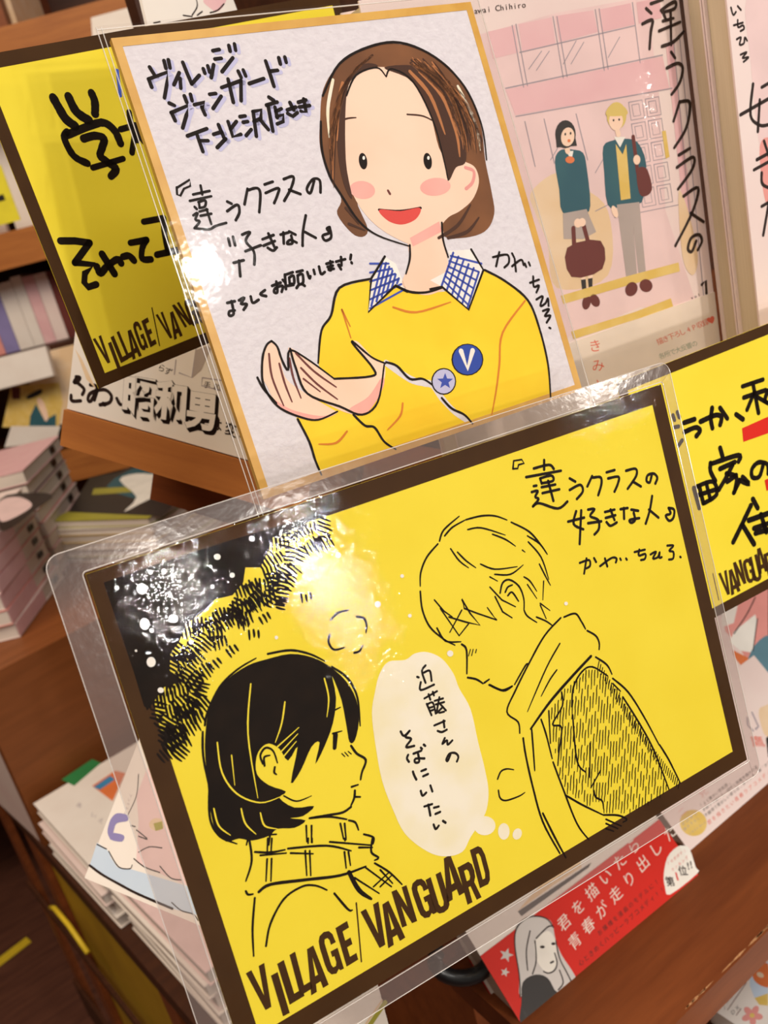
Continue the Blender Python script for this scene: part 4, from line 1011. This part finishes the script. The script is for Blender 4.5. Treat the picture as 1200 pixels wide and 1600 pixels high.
# white books lying along the table edge
wl = at_z(45, 1252, .722); 
def low_stack(y0, y1, x0, n, th, cols, what):
    out = []
    for k in range(n):
        z = ZT + th * (k + 1); i = n - 1 - k; od = 'lowest' if k == 0 else ORD[i]
        c = TM @ Vector((x0 + random.uniform(-.004, .004), y0 + random.uniform(-.004, .004), z))
        b = flat_book(od + ' ' + what, c, radians(5) + random.uniform(-.02, .02), .13, y1 - y0, th - .0006, cols[k % len(cols)], PAGEW, 'right', 'white books stacked along the table edge')
        out.append(b)
    return out
t1 = low_stack(-.185, -.006, .001, 5, .0135, [COVW, COVW, COVP, COVW, COVW], 'book of the white stack against the crate front')
A = Art(t1[-1]); A.T(0, 1100, 5); A.z = 1
A.fill('480 590 720 430 790 460 580 640', PGRE, sm=False); A.fill('720 640 900 520 980 540 880 760 800 700', PORG, sm=False); A.fill('730 650 860 560 900 590 780 670', PSKY, sm=False)
A.txt('あ いえ', (620, 790), (790, 910), 50, GRYL, (25, -40)); A.flush('cover_print')
t2 = low_stack(-.385, -.20, .006, 5, .0145, [COVW, COVW, COVP, COVW, PNK2], 'book of the nearer white stack, beneath the pale picture book')

# ------------------------------------------------------------------ far bookcase
FO = at_depth(0, 400, 1.5); FO.z = 0
yw = radians(-33); fx = Vector((cos(yw), sin(yw), 0)); fy = Vector((-sin(yw), cos(yw), 0))
FM = Matrix(((fx.x, fy.x, 0, FO.x), (fx.y, fy.y, 0, FO.y), (0, 0, 1, 0), (0, 0, 0, 1)))
fb = thing('tall_bookcase', 'tall orange-brown wooden bookcase across the aisle at the far left', 'bookcase', FM)
def fpart(name, a, b, m): return MB().box(a, b, m).build(name, fb)
for z in (.35, .62, .94, 1.31, 1.59, 1.95):
    fpart('shelf', (-.78, 0, z - .055), (1.30, .30, z), WOODL)
fpart('back_panel', (-.8, .3005, 0), (1.32, .315, 2.2), WOODD)
for x in (-.80, .115, 1.30): fpart('upright', (x, .004, 0), (x + .02, .30, 2.2), WOOD)
SPC = [COVW, COVP, PCOR, TANW, COVW, RED, PBLU, COVW, PNK1, POLV, TEAL, COVP, OCHR, PVIO]
def far_row(z, x0, x1, hs, what, covers, deep=.18, y=.03, tmin=.014, tmax=.026):
    x = x0; k = 0
    names = ['first', 'second', 'third', 'fourth', 'fifth', 'sixth', 'seventh', 'eighth', 'ninth', 'tenth', 'eleventh', 'twelfth', 'thirteenth', 'fourteenth', 'fifteenth', 'sixteenth', 'seventeenth', 'eighteenth']
    while x < x1 and k < 18:
        t = random.uniform(tmin, tmax); h = random.choice(hs)
        M = FM @ frame_matrix((x, y, z), (0, 1, 0), (0, 0, 1)) 
        # spine faces the aisle
        M = FM @ Matrix(((0, 0, -1, x), (-1, 0, 0, y + deep), (0, 1, 0, z), (0, 0, 0, 1)))
        M = FM @ Matrix(((0, 0, 1, x + t), (1, 0, 0, y), (0, 1, 0, z), (0, 0, 0, 1)))
        book('%s book from the left %s' % (names[k], what), M, deep, h, t - .0008, covers[k % len(covers)], PAGEW, 'left', 'books standing in the tall bookcase')
        x += t; k += 1
far_row(1.591, -.20, .16, (.17, .18), 'on the top shelf across the aisle', [COVW, COVP, COVW, WOODL, COVW, RED, TANW, COVW, PBLU, COVW, COVP])
def face_book(label, x, z, w, h, cover, y=.02, lean=.10, t=.015, art=None):
    M = FM @ Matrix.Translation((x, y, z)) @ Matrix(((1, 0, 0, 0), (0, sin(lean), -cos(lean), 0), (0, cos(lean), sin(lean), 0), (0, 0, 0, 1)))
    return book(label, M, w, h, t, cover, PAGEW, 'right', 'books standing in the tall bookcase')
f1 = face_book('pink-covered comic standing face-out on the middle shelf behind the yellow sticker', -.14, 1.311, .13, .18, COVP, .10)
f2 = face_book('white comic standing face-out on the middle shelf beside the left yellow card', .00, 1.311, .13, .18, COVW, .12)
f3 = face_book('comic with orange and dark teal cover facing out, left of the tilted kanji book', -.035, .988, .128, .125, TANW, .0, .16)
A = Art(f3); A.T(0, 440, 5.714); A.z = 1; A.fill('100 930 530 900 560 1080 520 1300 20 1300', OCHR, sm=False); A.z = 2; A.fill('270 1200 320 1090 400 1240 500 1180 500 1290 260 1290', TEAL, sm=False); A.fill('330 1060 380 1060 430 1200 400 1240', SKIN); A.fill('240 1020 360 960 370 1000 260 1050', PBLK); A.fill('100 1290 540 1290 500 1420 40 1480', COVW, sm=False); A.fill('100 940 180 940 180 1050 110 1050', MARN, sm=False)
A.flush('cover_print')
st = thing('shelf_sticker', 'small yellow price sign with black writing on the middle shelf at the far left', 'sign', FM @ Matrix.Translation((-.12, -.006, 1.322)))
MB().box((0, -.0016, 0), (.175, 0, .085), mat('sticker_yellow', '#f1e23a', .5, .3)).build('card', st)
mb = MB()
for r_, (a, b_) in enumerate(((.062, .071), (.034, .043))):
    for k in range(6): mb.box((.014 + k * .026, -.0021, a), (.033 + k * .026, -.0017, b_), PBLK)
mb.build('sign_text', st)
for k, (x, w, c) in enumerate(((-.20, .085, PORG), (-.10, .125, COVW))):
    b = face_book(['orange-topped comic at the very edge of the frame on the lower rack', 'white-banded comic facing out beneath the dark shelf gap, far left'][k], x, 1.075, w, .05, c, -.03, .25)
f5 = [PNK1, COVW, COVP, PVIO, COVW, PNK1]
far_row(1.121, -.10, .10, (.115, .12), 'in the gap under the middle shelf, far left', [PCOR, PVIO, COVW, COVW, PNK1, COVP, MARN], .12, .06, .018, .03)
fpart('inner_step', (-.78, .02, 1.092), (.113, .295, 1.1205), WOODD)

# white sign top left, dark sign board
ws = thing('standing_sign', 'white cut-out sign with dashed outline and pink patch, top left behind the yellow card', 'sign', frame_matrix(at_depth(232, 45, .37), (.93, .36, .05), (-.02, .1, 1)))
MB().prism([(0, 0), (.058, -.004), (.058, .05), (.012, .05)], -.0015, 0, COVW).build('card', ws)
A = Art(ws); A.z = 1; A.fill('318 0 352 -6 350 8 340 18 330 14', PNK1); A.z = 2
A.line('306 -4 308 10 300 24;308 24 316 18;328 20 340 16 350 6;286 24 300 26;240 36 250 34', 1.6, TXK); A.flush('dashed_outline')
wp = thing('paper_sheet', 'plain white sheet lying on the shelf behind the left yellow card', 'paper', frame_matrix(at_depth(145, 68, 1.33), fx, (fy.x * .8, fy.y * .8, .75)))
MB().box((0, 0, -.001), (.20, .06, 0), COVW).build('sheet', wp)

# ------------------------------------------------------------------ floor, walls
fl = MB().box((-2.5, -2.6, -.05), (3.5, 4.2, 0), FLOORM).build('floor'); tag(fl, kind='structure')
wl_ = MB().box((-2.5, 4.2, 0), (3.5, 4.3, 2.9), mat('shop_wall', '#6b4a36', .8, .1)).build('wall_back'); tag(wl_, kind='structure')
wl2 = MB().box((-2.6, -2.6, 0), (-2.5, 4.2, 2.9), mat('shop_wall', '#6b4a36', .8, .1)).build('wall_left'); tag(wl2, kind='structure')
f0, f1_ = at_z(-10, 1510, .0006), at_z(45, 1468, .0006)
tp = MB(); dv2 = (f1_ - f0).normalized(); nv = Vector((-dv2.y, dv2.x, 0)) * .012
tp.prism([tuple((f0 - dv2 * .3 - nv).to_2d()), tuple((f1_ - nv).to_2d()), tuple((f1_ + nv).to_2d()), tuple((f0 - dv2 * .3 + nv).to_2d())], .0002, .0012, TAPE)
tag(tp.build('floor_tape'), 'yellow tape stripe stuck on the dark wooden floor at the lower left', 'tape')
